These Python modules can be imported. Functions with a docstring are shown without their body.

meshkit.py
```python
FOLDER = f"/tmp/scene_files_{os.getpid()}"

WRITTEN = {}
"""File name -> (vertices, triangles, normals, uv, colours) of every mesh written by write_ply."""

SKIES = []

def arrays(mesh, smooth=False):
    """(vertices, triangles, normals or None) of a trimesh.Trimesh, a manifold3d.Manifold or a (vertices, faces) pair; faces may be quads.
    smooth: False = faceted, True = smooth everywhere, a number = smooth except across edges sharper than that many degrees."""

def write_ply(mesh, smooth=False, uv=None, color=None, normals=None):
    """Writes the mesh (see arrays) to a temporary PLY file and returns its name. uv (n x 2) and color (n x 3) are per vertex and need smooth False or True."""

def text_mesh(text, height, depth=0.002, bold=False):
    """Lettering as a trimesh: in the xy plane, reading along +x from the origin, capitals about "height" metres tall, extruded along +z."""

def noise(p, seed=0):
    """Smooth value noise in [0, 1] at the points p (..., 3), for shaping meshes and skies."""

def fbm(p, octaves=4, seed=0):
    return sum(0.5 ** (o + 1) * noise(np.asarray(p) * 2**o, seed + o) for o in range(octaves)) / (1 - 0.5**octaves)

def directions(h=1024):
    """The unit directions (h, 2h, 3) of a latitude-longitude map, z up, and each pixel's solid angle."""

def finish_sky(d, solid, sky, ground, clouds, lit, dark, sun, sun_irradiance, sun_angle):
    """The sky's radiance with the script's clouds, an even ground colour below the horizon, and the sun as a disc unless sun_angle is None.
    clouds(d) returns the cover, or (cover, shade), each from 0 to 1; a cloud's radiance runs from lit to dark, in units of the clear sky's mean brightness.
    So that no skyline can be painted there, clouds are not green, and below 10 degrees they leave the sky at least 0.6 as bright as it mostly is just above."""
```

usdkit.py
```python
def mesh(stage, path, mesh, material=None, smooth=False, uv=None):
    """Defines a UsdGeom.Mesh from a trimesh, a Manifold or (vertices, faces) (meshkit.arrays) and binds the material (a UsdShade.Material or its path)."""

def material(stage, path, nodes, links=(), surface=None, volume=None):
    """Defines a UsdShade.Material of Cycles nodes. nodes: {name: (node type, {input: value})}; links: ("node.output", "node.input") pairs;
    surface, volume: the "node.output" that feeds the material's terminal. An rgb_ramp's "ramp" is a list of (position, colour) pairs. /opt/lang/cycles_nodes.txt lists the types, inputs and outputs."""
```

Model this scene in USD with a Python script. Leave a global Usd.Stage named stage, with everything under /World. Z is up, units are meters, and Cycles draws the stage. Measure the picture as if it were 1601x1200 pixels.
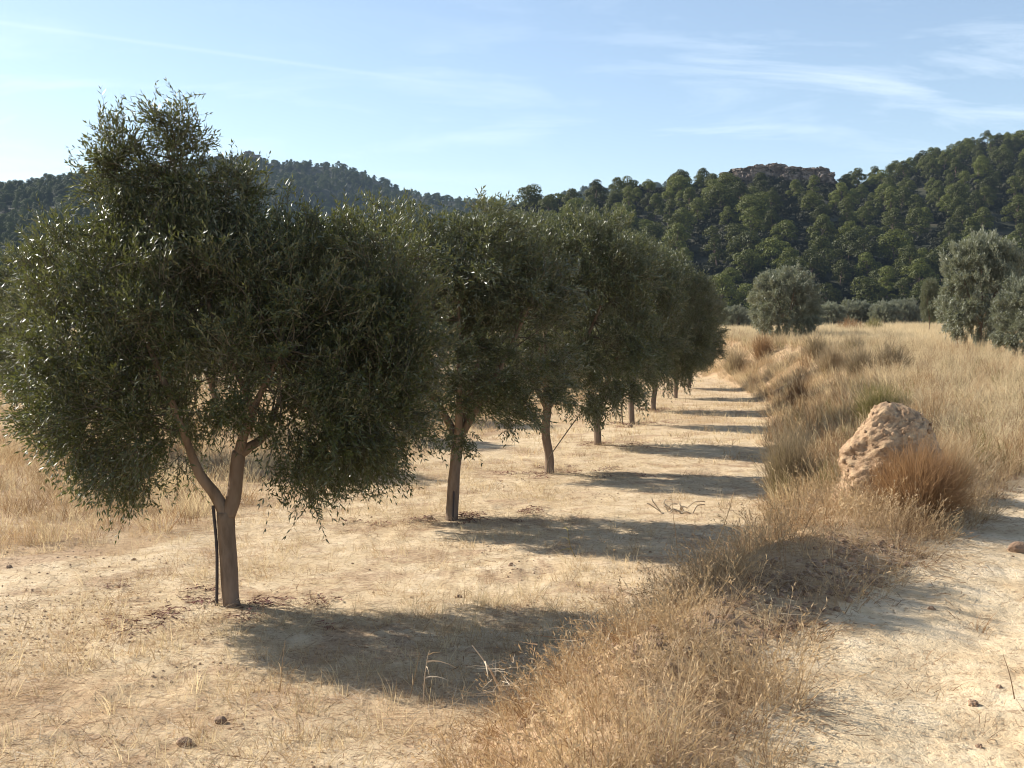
import math
import numpy as np
import trimesh
import usdkit
import meshkit
from pxr import Usd, UsdGeom, UsdLux, UsdShade, Gf, Sdf, Vt

stage = Usd.Stage.CreateInMemory()
UsdGeom.SetStageUpAxis(stage, "Z")
UsdGeom.SetStageMetersPerUnit(stage, 1.0)
W = UsdGeom.Xform.Define(stage, "/World")
stage.SetDefaultPrim(W.GetPrim())
UsdGeom.Scope.Define(stage, "/World/Looks")

# ------------------------------------------------------------------ camera, sky, sun
EYE = np.array([0.0, 0.0, 2.2])
FPX = 1780.0                                   # focal length in pixels of the 1601 px wide photograph
PITCH = math.atan(94.0 / FPX)                  # the camera looks slightly down
EXPOSURE = 0.98
SUN_AZ = math.atan2(-0.885, 0.465)             # direction towards the sun (x right, y away)
SUN_EL = math.radians(31.5)
SUN_INT = 1.25
SKY_STR = 0.085

cam = UsdGeom.Camera.Define(stage, "/World/camera")
cam.CreateHorizontalApertureAttr(36.0)
cam.CreateVerticalApertureAttr(27.0)
cam.CreateFocalLengthAttr(36.0 * FPX / 1601.0)
cam.CreateClippingRangeAttr(Gf.Vec2f(0.05, 20000.0))
cam.CreateExposureAttr(EXPOSURE)
cam.AddTranslateOp().Set(Gf.Vec3d(*EYE))
cam.AddRotateXOp().Set(90.0 - math.degrees(PITCH))

SUN = np.array([math.sin(SUN_AZ) * math.cos(SUN_EL), math.cos(SUN_AZ) * math.cos(SUN_EL), math.sin(SUN_EL)])
sun = UsdLux.DistantLight.Define(stage, "/World/sun")
sun.CreateIntensityAttr(SUN_INT)
sun.CreateAngleAttr(0.53)
sun.CreateNormalizeAttr(True)
sun.CreateColorAttr(Gf.Vec3f(1.0, 0.945, 0.85))
zaxis = Gf.Vec3d(*SUN)
sun.AddTransformOp().Set(Gf.Matrix4d().SetRotate(Gf.Rotation(Gf.Vec3d(0, 0, 1), zaxis)))

CP, SP = math.cos(PITCH), math.sin(PITCH)


def ray(px, py):
    a, b = (px - 800.5) / FPX, (600.0 - py) / FPX
    return np.array([a, CP + b * SP, -SP + b * CP])


def at(px, py, Y):
    """the point that is seen at pixel (px, py) of the photograph, Y metres ahead"""
    r = ray(px, py)
    return EYE + r * (Y / r[1])


def pix(p):
    d = np.asarray(p, float) - EYE
    fwd = d[..., 1] * CP - d[..., 2] * SP
    up = d[..., 1] * SP + d[..., 2] * CP
    return 800.5 + FPX * d[..., 0] / fwd, 600.0 - FPX * up / fwd


M = usdkit.material


def make_sky():
    d1, d2 = ray(0, 35), ray(760, 140)
    n = np.cross(d1, d2)
    n /= np.linalg.norm(n)
    nodes = {
        "sky": ("sky_texture", {"sky_type": "single_scattering", "sun_disc": False, "sun_elevation": SUN_EL, "sun_rotation": SUN_AZ, "altitude": 300.0,
                                "air_density": 1.0, "aerosol_density": 0.5, "ozone_density": 1.2}),
        "tc": ("texture_coordinate", {}),
        "sep": ("separate_xyz", {}),
        "zz": ("math", {"math_type": "add", "value2": 0.16}),
        "dx": ("math", {"math_type": "divide"}), "dy": ("math", {"math_type": "divide"}),
        "comb": ("combine_xyz", {"z": 0.0}),
        "map": ("mapping", {"scale": (1.5, 3.0, 1.0), "rotation": (0, 0, 0.15), "location": (3.7, 9.2, 0)}),
        "ns": ("noise_texture", {"scale": 1.0, "detail": 9.0, "roughness": 0.6, "distortion": 0.5}),
        "map2": ("mapping", {"scale": (0.8, 1.9, 1.0), "rotation": (0, 0, -0.15), "location": (7.1, 2.2, 0)}),
        "ns2": ("noise_texture", {"scale": 0.55, "detail": 3.0, "roughness": 0.5, "distortion": 0.3}),
        "r1": ("rgb_ramp", {"ramp": [(0.0, (0, 0, 0)), (0.49, (0, 0, 0)), (0.76, (1, 1, 1)), (1.0, (1, 1, 1))]}),
        "r2": ("rgb_ramp", {"ramp": [(0.0, (0.05, 0.05, 0.05)), (0.40, (0.1, 0.1, 0.1)), (0.62, (1, 1, 1)), (1.0, (1, 1, 1))]}),
        "cov": ("math", {"math_type": "multiply"}),
        "covs": ("math", {"math_type": "multiply", "value2": 0.50}),
        # the old vapour trail
        "dot": ("vector_math", {"math_type": "dot_product", "vector2": tuple(n)}),
        "abs": ("math", {"math_type": "absolute"}),
        "band": ("map_range", {"range_type": "smoothstep", "from_min": 0.0, "from_max": 0.0028, "to_min": 0.085, "to_max": 0.0, "clamp": True}),
        "lim": ("map_range", {"range_type": "smoothstep", "from_min": -0.2, "from_max": 0.05, "to_min": 1.0, "to_max": 0.0, "clamp": True}),
        "trail": ("math", {"math_type": "multiply"}),
        "sum": ("math", {"math_type": "add", "use_clamp": True}),
        "veil": ("math", {"math_type": "add", "use_clamp": True, "value2": 0.06}),
        "mix": ("mix", {"mix_type": "mix", "color2": (8.2, 8.9, 9.6)}),
        "bg": ("background_shader", {"strength": SKY_STR}),
    }
    links = [("tc.generated", "sep.vector"), ("sep.z", "zz.value1"), ("sep.x", "dx.value1"), ("zz.value", "dx.value2"), ("sep.y", "dy.value1"), ("zz.value", "dy.value2"),
             ("dx.value", "comb.x"), ("dy.value", "comb.y"), ("comb.vector", "map.vector"), ("map.vector", "ns.vector"), ("comb.vector", "map2.vector"),
             ("map2.vector", "ns2.vector"), ("ns.fac", "r1.fac"), ("ns2.fac", "r2.fac"), ("r1.color", "cov.value1"), ("r2.color", "cov.value2"),
             ("cov.value", "covs.value1"), ("tc.generated", "dot.vector1"), ("dot.value", "abs.value1"), ("abs.value", "band.value"), ("sep.x", "lim.value"),
             ("band.result", "trail.value1"), ("lim.result", "trail.value2"), ("covs.value", "sum.value1"), ("trail.value", "sum.value2"),
             ("sum.value", "veil.value1"), ("veil.value", "mix.fac"), ("sky.color", "mix.color1"), ("mix.color", "bg.color")]
    m = M(stage, "/World/Looks/sky_air", nodes, links, surface="bg.background")
    dome = UsdLux.DomeLight.Define(stage, "/World/sky")
    UsdShade.MaterialBindingAPI.Apply(dome.GetPrim()).Bind(m)
    dome.GetPrim().SetCustomDataByKey("kind", "structure")
    dome.GetPrim().SetCustomDataByKey("label", "pale blue sky with thin white cirrus streaks and an old vapour trail")


make_sky()

# ------------------------------------------------------------------ helpers
_names = {}


def numbered(parent, name):
    k = (parent, name)
    n = _names.get(k, 0)
    _names[k] = n + 1
    return f"{parent}/{name}" + (f"_{n:03d}" if n else "")


def data(prim, label=None, cat=None, group=None, kind=None):
    for k, v in (("label", label), ("category", cat), ("group", group), ("kind", kind)):
        if v:
            prim.SetCustomDataByKey(k, v)
    return prim


def obj(name, mesh, mat, parent=None, smooth=False, **kw):
    path = numbered(str(parent.GetPath()) if parent else "/World", name)
    m = usdkit.mesh(stage, path, mesh, mat, smooth=smooth)
    return data(m.GetPrim(), **kw)


def thing(name, label, cat, loc=(0, 0, 0), rz=0.0, scale=1.0, group=None):
    x = UsdGeom.Xform.Define(stage, numbered("/World", name))
    x.AddTranslateOp().Set(Gf.Vec3d(*map(float, loc)))
    x.AddRotateZOp().Set(float(rz))
    s = (scale,) * 3 if np.ndim(scale) == 0 else scale
    x.AddScaleOp().Set(Gf.Vec3f(*map(float, s)))
    return data(x.GetPrim(), label, cat, group)


def copy(proto, name, label, cat, loc, rz=0.0, scale=1.0, group=None):
    p = thing(name, label, cat, loc, rz, scale, group)
    p.GetReferences().AddInternalReference(proto.GetPath())
    p.SetInstanceable(True)
    return p


def template(name):
    """a class prim that holds the parts of a repeated thing"""
    if not stage.GetPrimAtPath("/World/Looks/Kinds"):
        stage.CreateClassPrim("/World/Looks/Kinds")
    return stage.CreateClassPrim(f"/World/Looks/Kinds/{name}")


def obj_in(name, mesh, mat, parent, smooth=False, **kw):
    return obj(name, mesh, mat, parent, smooth, **kw)


def unit(v):
    return v / np.maximum(np.linalg.norm(v, axis=-1, keepdims=True), 1e-9)


def cat_meshes(parts):
    vs, fs, n = [], [], 0
    for v, f in parts:
        vs.append(v)
        fs.append(np.asarray(f) + n)
        n += len(v)
    return np.vstack(vs), np.vstack(fs)


def tube(points, radii, sides=8, cap=True):
    p = np.asarray(points, float)
    radii = np.broadcast_to(np.asarray(radii, float), (len(p),))
    t = unit(np.gradient(p, axis=0))
    a = np.cross(t, np.where(np.abs(t[:, 2:]) < 0.95, [0, 0, 1.0], [1.0, 0, 0]))
    a = unit(a)
    for i in range(1, len(a)):                       # keep the frame from flipping
        a[i] = a[i - 1] - t[i] * np.dot(a[i - 1], t[i])
        a[i] /= np.linalg.norm(a[i]) + 1e-9
    b = np.cross(t, a)
    ang = np.arange(sides) * 2 * np.pi / sides
    v = p[:, None] + radii[:, None, None] * (np.cos(ang)[None, :, None] * a[:, None] + np.sin(ang)[None, :, None] * b[:, None])
    i, j = np.meshgrid(np.arange(len(p) - 1), np.arange(sides), indexing="ij")
    q = np.stack([i * sides + j, i * sides + (j + 1) % sides, (i + 1) * sides + (j + 1) % sides, (i + 1) * sides + j], -1).reshape(-1, 4)
    f = np.vstack([q[:, [0, 1, 2]], q[:, [0, 2, 3]]])
    v = v.reshape(-1, 3)
    if cap:
        n = len(v)
        v = np.vstack([v, p[:1], p[-1:]])
        k = np.arange(sides)
        f = np.vstack([f, np.stack([np.full(sides, n), (k + 1) % sides, k], 1),
                       np.stack([np.full(sides, n + 1), (len(p) - 1) * sides + k, (len(p) - 1) * sides + (k + 1) % sides], 1)])
    return v, f


def smooth_path(pts, n=12):
    """Catmull-Rom through the points"""
    p = np.asarray(pts, float)
    p = np.vstack([2 * p[0] - p[1], p, 2 * p[-1] - p[-2]])
    out = []
    m = len(p) - 3
    for i in range(m):
        t = np.linspace(0, 1, n, endpoint=(i == m - 1))[:, None]
        a, b, c, d = p[i], p[i + 1], p[i + 2], p[i + 3]
        out.append(0.5 * (2 * b + (c - a) * t + (2 * a - 5 * b + 4 * c - d) * t ** 2 + (3 * b - a - 3 * c + d) * t ** 3))
    return np.vstack(out)


def bark_tube(points, radii, sides=14, rough=0.06, seed=0):
    v, f = tube(points, radii, sides)
    p = np.asarray(points)
    # push the skin in and out with a noise that runs along the stem
    k = len(p) * sides
    c = np.repeat(p, sides, axis=0)
    d = v[:k] - c
    nz = meshkit.fbm(v[:k] * np.array([9, 9, 3.0]), 3, seed) - 0.5
    v[:k] = c + d * (1 + 2 * rough * nz[:, None] * 2)
    return v, f


def ribbons(base, d, length, width, droop, rng, seg=3, taper=True, side=None):
    """thin blades: base (N,3), start direction d (N,3), droop = how far the tip bends down (or up when < 0)"""
    N = len(base)
    d = unit(d)
    if side is None:
        side = unit(np.cross(d, unit(rng.normal(size=(N, 3)))))
    t = np.linspace(0, 1, seg + 1)
    L = np.broadcast_to(length, (N,))[:, None, None]
    w = np.broadcast_to(width, (N,))[:, None, None]
    dr = np.broadcast_to(droop, (N,))[:, None]
    c = base[:, None] + d[:, None] * L * t[None, :, None]
    out = unit(d * np.array([1, 1, 0]) + 1e-6)
    c = c + (out[:, None] * 0.35 - np.array([0, 0, 1.0])) * (dr * (t ** 2)[None])[..., None] * L
    ww = (1 - 0.85 * t) if taper else np.ones_like(t)
    a = c - side[:, None] * w * 0.5 * ww[None, :, None]
    b = c + side[:, None] * w * 0.5 * ww[None, :, None]
    v = np.stack([a, b], 2).reshape(N, -1, 3)          # per blade: 2*(seg+1)
    k = 2 * (seg + 1)
    f = []
    for s in range(seg):
        f += [[2 * s, 2 * s + 1, 2 * s + 3], [2 * s, 2 * s + 3, 2 * s + 2]]
    f = np.array(f)[None] + (np.arange(N) * k)[:, None, None]
    return v.reshape(-1, 3), f.reshape(-1, 3), c


def leaves(base, d, up, length, width):
    """pointed leaves, folded a little along the rib; up is the side that the upper face looks to"""
    d = unit(d)
    s = unit(np.cross(d, up))
    n = np.cross(s, d)
    L, w = np.broadcast_to(length, (len(base),))[:, None], np.broadcast_to(width, (len(base),))[:, None]
    tip = base + d * L
    m = base + d * L * 0.45 - n * L * 0.03
    a = m - s * w * 0.5 + n * w * 0.18
    b = m + s * w * 0.5 + n * w * 0.18
    v = np.stack([base, b, tip, a], 1).reshape(-1, 3)
    f = np.array([[0, 1, 2], [0, 2, 3]])[None] + (np.arange(len(base)) * 4)[:, None, None]
    return v, f.reshape(-1, 3)


def instancer(path, protos, pos, idx, yaw, scale, tilt=None, kind="stuff", label=None, rng=None):
    pi = UsdGeom.PointInstancer.Define(stage, path)
    rel = pi.CreatePrototypesRel()
    for p in protos:
        rel.AddTarget(p)
    N = len(pos)
    pi.CreateProtoIndicesAttr(Vt.IntArray.FromNumpy(np.asarray(idx, np.int32)))
    pi.CreatePositionsAttr(Vt.Vec3fArray.FromNumpy(np.asarray(pos, np.float32)))
    h = np.asarray(yaw) / 2
    q = np.stack([np.zeros(N), np.zeros(N), np.sin(h), np.cos(h)], 1)          # x y z w
    if tilt is not None:                                                     # tilt about x after yaw
        tx, ty = tilt[:, 0] / 2, tilt[:, 1] / 2
        q1 = np.stack([np.sin(tx), np.zeros(N), np.zeros(N), np.cos(tx)], 1)
        q2 = np.stack([np.zeros(N), np.sin(ty), np.zeros(N), np.cos(ty)], 1)

        def mul(a, b):
            ax, ay, az, aw = a.T
            bx, by, bz, bw = b.T
            return np.stack([aw * bx + ax * bw + ay * bz - az * by, aw * by - ax * bz + ay * bw + az * bx,
                             aw * bz + ax * by - ay * bx + az * bw, aw * bw - ax * bx - ay * by - az * bz], 1)
        q = mul(mul(q1, q2), q)
    pi.CreateOrientationsAttr(Vt.QuathArray([Gf.Quath(float(w), float(x), float(y), float(z)) for x, y, z, w in q]))
    sc = np.asarray(scale, float)
    if sc.ndim == 1:
        sc = np.repeat(sc[:, None], 3, 1)
    pi.CreateScalesAttr(Vt.Vec3fArray.FromNumpy(sc.astype(np.float32)))
    return data(pi.GetPrim(), label=label, kind=kind)


def seg_dist(P, line):
    """distance of the points P (N,2) to a polyline, and which side (+ = right of its direction)"""
    line = np.asarray(line, float)
    best = np.full(len(P), 1e18)
    side = np.zeros(len(P))
    for a, b in zip(line[:-1], line[1:]):
        ab = b - a
        t = np.clip(((P - a) @ ab) / (ab @ ab), 0, 1)
        q = P - (a + t[:, None] * ab)
        d2 = (q ** 2).sum(1)
        cr = ab[1] * (P[:, 0] - a[0]) - ab[0] * (P[:, 1] - a[1])
        take = d2 < best - 1e-9
        best = np.where(take, d2, best)
        side = np.where(take, np.sign(cr), side)
    return np.sqrt(best) * side


def sstep(x, a, b):
    t = np.clip((x - a) / (b - a), 0, 1)
    return t * t * (3 - 2 * t)


def rnoise(x, y, s, seed, o=3):
    x, y = np.asarray(x, float), np.asarray(y, float)
    return meshkit.fbm(np.stack([x * s, y * s, np.full_like(x, 0.37 + seed)], -1), o, seed)


# ------------------------------------------------------------------ the lie of the land
FOOT = [(-2.6, -6), (-0.75, 3.3), (-0.10, 6.0), (0.62, 7.4), (1.30, 8.6), (2.5, 11.4), (3.9, 16.7), (6.1, 27), (8.2, 42), (7.9, 51), (5.5, 55.5), (-10, 58), (-80, 60), (-300, 60)]
TRACK_L = [(-1.2, -6), (0.35, 1.5), (1.02, 4.4), (1.45, 5.6), (2.35, 6.8), (3.45, 8.8), (5.3, 11.5), (9.5, 16), (30, 33), (120, 90)]


def lay(x, y):
    x, y = np.asarray(x, float).ravel(), np.asarray(y, float).ravel()
    P = np.stack([x, y], 1)
    s = seg_dist(P, FOOT) + (rnoise(x, y, 0.55, 5) - 0.5) * 0.9 * np.clip(y / 14, 0.45, 1.6)
    t = seg_dist(P, TRACK_L) + (rnoise(x, y, 0.9, 8) - 0.5) * 0.7
    return s, t


def ground_z(x, y, fine=True):
    shape = np.shape(x)
    x, y = np.asarray(x, float).ravel(), np.asarray(y, float).ravel()
    s, t = lay(x, y)
    d = np.hypot(np.maximum(x, 0) * 0.35, np.maximum(y, 0))
    up = np.interp(d, [0, 6, 10, 14, 20, 28, 36, 45, 55, 68, 80, 110, 160, 400], [0.55, 0.55, 0.60, 0.70, 0.90, 1.12, 1.34, 1.48, 1.58, 1.68, 1.62, 1.4, 0.9, 0.0])
    up = up + np.clip((x - 14), -14, 14) * 0.018 * sstep(y, 25, 60) * (1 - sstep(y, 90, 200))
    wdt = np.interp(y, [0, 8, 14, 30, 60], [1.1, 1.2, 2.2, 3.2, 2.6])
    k = np.clip((s + 0.15) / wdt, 0, 1)
    k = k * k * (3 - 2 * k)
    z = up * k
    verge = sstep(s, 0.1, 0.8) * (1 - sstep(t, -0.7, 0.1)) * (1 - sstep(y, 11, 15))
    z = z + 0.13 * verge                                                # the verge stands a little above the track
    z = z + 0.09 * (rnoise(x, y, 1.6, 11, 3) - 0.45) * sstep(s, 0, 0.6) * (1 - sstep(t, -0.5, 0.0)) * (1 - sstep(y, 40, 60))
    z = z - 0.05 * np.exp(-((t - 0.75) / 0.35) ** 2) * (t > -0.2)        # wheel rut
    far = 1 - sstep(np.hypot(x, y), 60, 160)
    z = z + far * (0.10 * (rnoise(x, y, 0.22, 3, 2) - 0.5) + 0.05 * (rnoise(x, y, 0.9, 4, 3) - 0.5))
    if fine:
        near = 1 - sstep(np.hypot(x, y), 14, 40)
        rough = 0.45 + 0.55 * sstep(rnoise(x, y, 0.7, 21, 2), 0.42, 0.62)
        z = z + near * rough * (0.075 * (rnoise(x, y, 3.7, 6, 3) - 0.5) + 0.028 * (rnoise(x, y, 13.0, 7, 2) - 0.5))
    return z.reshape(shape)


def on(x, y):
    return float(ground_z(np.array([x]), np.array([y]))[0])


def on_ground(px, py):
    """where the ray of a pixel meets the ground"""
    r = ray(px, py)
    Y = np.geomspace(2.5, 200, 2500)
    P = EYE + r[None] * (Y / r[1])[:, None]
    z = ground_z(P[:, 0], P[:, 1])
    i = np.argmax(P[:, 2] < z)
    return np.array([P[i, 0], P[i, 1], z[i]])


# ------------------------------------------------------------------ materials
def soil_material(name):
    nodes = {
        "geo": ("geometry", {}),
        "n1": ("noise_texture", {"scale": 0.55, "detail": 5.0, "roughness": 0.6}),
        "n2": ("noise_texture", {"scale": 3.1, "detail": 6.0, "roughness": 0.65}),
        "n3": ("noise_texture", {"scale": 26.0, "detail": 5.0, "roughness": 0.7}),
        "n4": ("noise_texture", {"scale": 85.0, "detail": 3.0, "roughness": 0.6}),
        "m5": ("mapping", {"scale": (3.0, 26.0, 3.0), "rotation": (0, 0, 0.35)}),
        "n5": ("noise_texture", {"scale": 1.6, "detail": 6.0, "roughness": 0.7, "distortion": 1.2}),
        "att": ("attribute", {"attribute": "grassy"}),
        "c1": ("rgb_ramp", {"ramp": [(0.3, (0.45, 0.325, 0.19)), (0.5, (0.58, 0.445, 0.28)), (0.68, (0.68, 0.545, 0.37))]}),
        "c2": ("rgb_ramp", {"ramp": [(0.30, (0.27, 0.175, 0.098)), (0.5, (0.41, 0.28, 0.16)), (0.7, (0.53, 0.385, 0.225))]}),
        "s1": ("math", {"math_type": "add"}), "s2": ("math", {"math_type": "add"}),
        "sm": ("map_range", {"range_type": "smoothstep", "from_min": 0.86, "from_max": 1.22, "clamp": True}),
        "mx": ("mix", {"mix_type": "mix"}),
        "dk": ("map_range", {"range_type": "smoothstep", "from_min": 0.36, "from_max": 0.47, "to_min": 0.62, "to_max": 0.0, "clamp": True}),
        "mx2": ("mix", {"mix_type": "mix", "color2": (0.24, 0.145, 0.075)}),
        "dk2": ("map_range", {"range_type": "smoothstep", "from_min": 0.33, "from_max": 0.43, "to_min": 0.6, "to_max": 0.0, "clamp": True}),
        "mx3": ("mix", {"mix_type": "mix", "color2": (0.20, 0.12, 0.06)}),
        "tk": ("map_range", {"from_min": -0.30, "from_max": -0.16, "to_min": 0.12, "to_max": 1.0, "clamp": True}),
        "dkt": ("math", {"math_type": "multiply"}),
        "n6": ("noise_texture", {"scale": 1.25, "detail": 7.0, "roughness": 0.72, "distortion": 0.6}),
        "pt": ("map_range", {"range_type": "smoothstep", "from_min": 0.50, "from_max": 0.60, "to_min": 0.0, "to_max": 0.72, "clamp": True}),
        "ptt": ("math", {"math_type": "multiply"}),
        "c4": ("rgb_ramp", {"ramp": [(0.35, (0.20, 0.125, 0.072)), (0.5, (0.37, 0.245, 0.15)), (0.65, (0.50, 0.36, 0.23))]}),
        "mx4": ("mix", {"mix_type": "mix"}),
        "h1": ("math", {"math_type": "multiply", "value2": 0.9}), "h2": ("math", {"math_type": "multiply_add", "value2": 0.35}),
        "bmp": ("bump", {"strength": 0.9, "distance": 0.022}),
        "p": ("principled_bsdf", {"roughness": 0.95, "specular_ior_level": 0.12}),
    }
    links = [("geo.position", f"n{i}.vector") for i in (1, 2, 3, 4)]
    links += [("geo.position", "m5.vector"), ("m5.vector", "n5.vector"),
              ("n2.fac", "c1.fac"), ("n5.fac", "c2.fac"), ("n1.fac", "s1.value1"), ("n2.fac", "s1.value2"), ("s1.value", "s2.value1"), ("att.fac", "s2.value2"),
              ("s2.value", "sm.value"), ("sm.result", "mx.fac"), ("c1.color", "mx.color1"), ("c2.color", "mx.color2"),
              ("n3.fac", "dk.value"), ("dk.result", "mx2.fac"), ("mx.color", "mx2.color1"),
              ("n5.fac", "dk2.value"), ("att.fac", "tk.value"), ("dk2.result", "dkt.value1"), ("tk.result", "dkt.value2"), ("dkt.value", "mx3.fac"), ("mx2.color", "mx3.color1"),
              ("geo.position", "n6.vector"), ("n6.fac", "pt.value"), ("pt.result", "ptt.value1"), ("tk.result", "ptt.value2"), ("ptt.value", "mx4.fac"), ("n3.fac", "c4.fac"), ("c4.color", "mx4.color2"),
              ("mx3.color", "mx4.color1"), ("mx4.color", "p.base_color"),
              ("n3.fac", "h1.value1"), ("n4.fac", "h2.value1"), ("h1.value", "h2.value3"), ("h2.value", "bmp.height"), ("bmp.normal", "p.normal")]
    return M(stage, f"/World/Looks/{name}", nodes, links, surface="p.BSDF")


def two_side(name, front, back, trans, tmix=0.3, rough=0.45, spec=0.5, var=0.35, hue=0.04, objvar=0.25):
    """leaf or blade: upper and lower face, light that shines through, each blade and each plant a little different"""
    nodes = {
        "geo": ("geometry", {}), "oi": ("object_info", {}),
        "mx": ("mix", {"mix_type": "mix", "color1": front, "color2": back}),
        "v": ("map_range", {"to_min": 1 - var, "to_max": 1 + var}),
        "ov": ("map_range", {"to_min": 1 - objvar, "to_max": 1 + objvar}),
        "vv": ("math", {"math_type": "multiply"}),
        "hh": ("map_range", {"to_min": 0.5 - hue, "to_max": 0.5 + hue}),
        "fr": ("math", {"math_type": "fraction"}), "f7": ("math", {"math_type": "multiply", "value2": 7.31}),
        "hsv": ("hsv", {"saturation": 1.0}), "hst": ("hsv", {"color": trans}),
        "p": ("principled_bsdf", {"roughness": rough, "specular_ior_level": spec}),
        "t": ("translucent_bsdf", {}), "mc": ("mix_closure", {"fac": tmix}),
    }
    links = [("geo.backfacing", "mx.fac"), ("geo.random_per_island", "v.value"), ("oi.random", "ov.value"), ("v.result", "vv.value1"), ("ov.result", "vv.value2"),
             ("geo.random_per_island", "f7.value1"), ("f7.value", "fr.value1"), ("fr.value", "hh.value"),
             ("hh.result", "hsv.hue"), ("vv.value", "hsv.value"), ("mx.color", "hsv.color"), ("hsv.color", "p.base_color"),
             ("hh.result", "hst.hue"), ("vv.value", "hst.value"), ("hst.color", "t.color"), ("p.BSDF", "mc.closure1"), ("t.BSDF", "mc.closure2")]
    return M(stage, f"/World/Looks/{name}", nodes, links, surface="mc.closure")


def rough_mat(name, c1, c2, c3, scale=6.0, bump=0.6, dist=0.02, stretch=(1, 1, 1), rough=0.9, objvar=0.0):
    nodes = {
        "tc": ("texture_coordinate", {}), "mp": ("mapping", {"scale": stretch}), "oi": ("object_info", {}),
        "n": ("noise_texture", {"scale": scale, "detail": 6.0, "roughness": 0.65}),
        "n2": ("noise_texture", {"scale": scale * 7, "detail": 4.0, "roughness": 0.6}),
        "r": ("rgb_ramp", {"ramp": [(0.28, c1), (0.5, c2), (0.72, c3)]}),
        "ov": ("map_range", {"to_min": 1 - objvar, "to_max": 1 + objvar}),
        "hsv": ("hsv", {}),
        "ad": ("math", {"math_type": "multiply_add", "value2": 0.4}),
        "b": ("bump", {"strength": bump, "distance": dist}),
        "p": ("principled_bsdf", {"roughness": rough, "specular_ior_level": 0.2}),
    }
    links = [("tc.object", "mp.vector"), ("mp.vector", "n.vector"), ("mp.vector", "n2.vector"), ("n.fac", "r.fac"), ("oi.random", "ov.value"), ("ov.result", "hsv.value"),
             ("r.color", "hsv.color"), ("hsv.color", "p.base_color"), ("n2.fac", "ad.value1"), ("n.fac", "ad.value3"), ("ad.value", "b.height"), ("b.normal", "p.normal")]
    return M(stage, f"/World/Looks/{name}", nodes, links, surface="p.BSDF")


SOIL = soil_material("dry_soil")
OLIVE_LEAF = two_side("olive_leaf", (0.078, 0.100, 0.030), (0.22, 0.24, 0.15), (0.18, 0.22, 0.036), tmix=0.25, rough=0.40, spec=0.5, var=0.38, hue=0.02, objvar=0.1)
ROW_LEAF = two_side("row_olive_leaf", (0.100, 0.120, 0.048), (0.26, 0.28, 0.19), (0.20, 0.235, 0.055), tmix=0.24, rough=0.40, spec=0.5, var=0.35, hue=0.02, objvar=0.12)
SILVER_LEAF = two_side("silver_olive_leaf", (0.21, 0.23, 0.15), (0.40, 0.42, 0.33), (0.30, 0.32, 0.14), tmix=0.22, rough=0.45, spec=0.45, var=0.3, hue=0.015, objvar=0.08)
BARK = rough_mat("olive_bark", (0.11, 0.075, 0.048), (0.18, 0.125, 0.085), (0.24, 0.175, 0.125), scale=9, bump=0.7, dist=0.012, stretch=(1, 1, 0.28))
TWIG = rough_mat("twig_bark", (0.06, 0.05, 0.032), (0.10, 0.08, 0.055), (0.14, 0.115, 0.08), scale=20, bump=0.1)
STRAW = two_side("straw", (0.69, 0.545, 0.285), (0.69, 0.545, 0.285), (0.62, 0.475, 0.22), tmix=0.4, rough=0.6, spec=0.25, var=0.35, hue=0.02, objvar=0.25)
GOLD = two_side("golden_grass", (0.84, 0.72, 0.43), (0.84, 0.72, 0.43), (0.80, 0.67, 0.37), tmix=0.5, rough=0.6, spec=0.25, var=0.28, hue=0.015, objvar=0.2)
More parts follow.
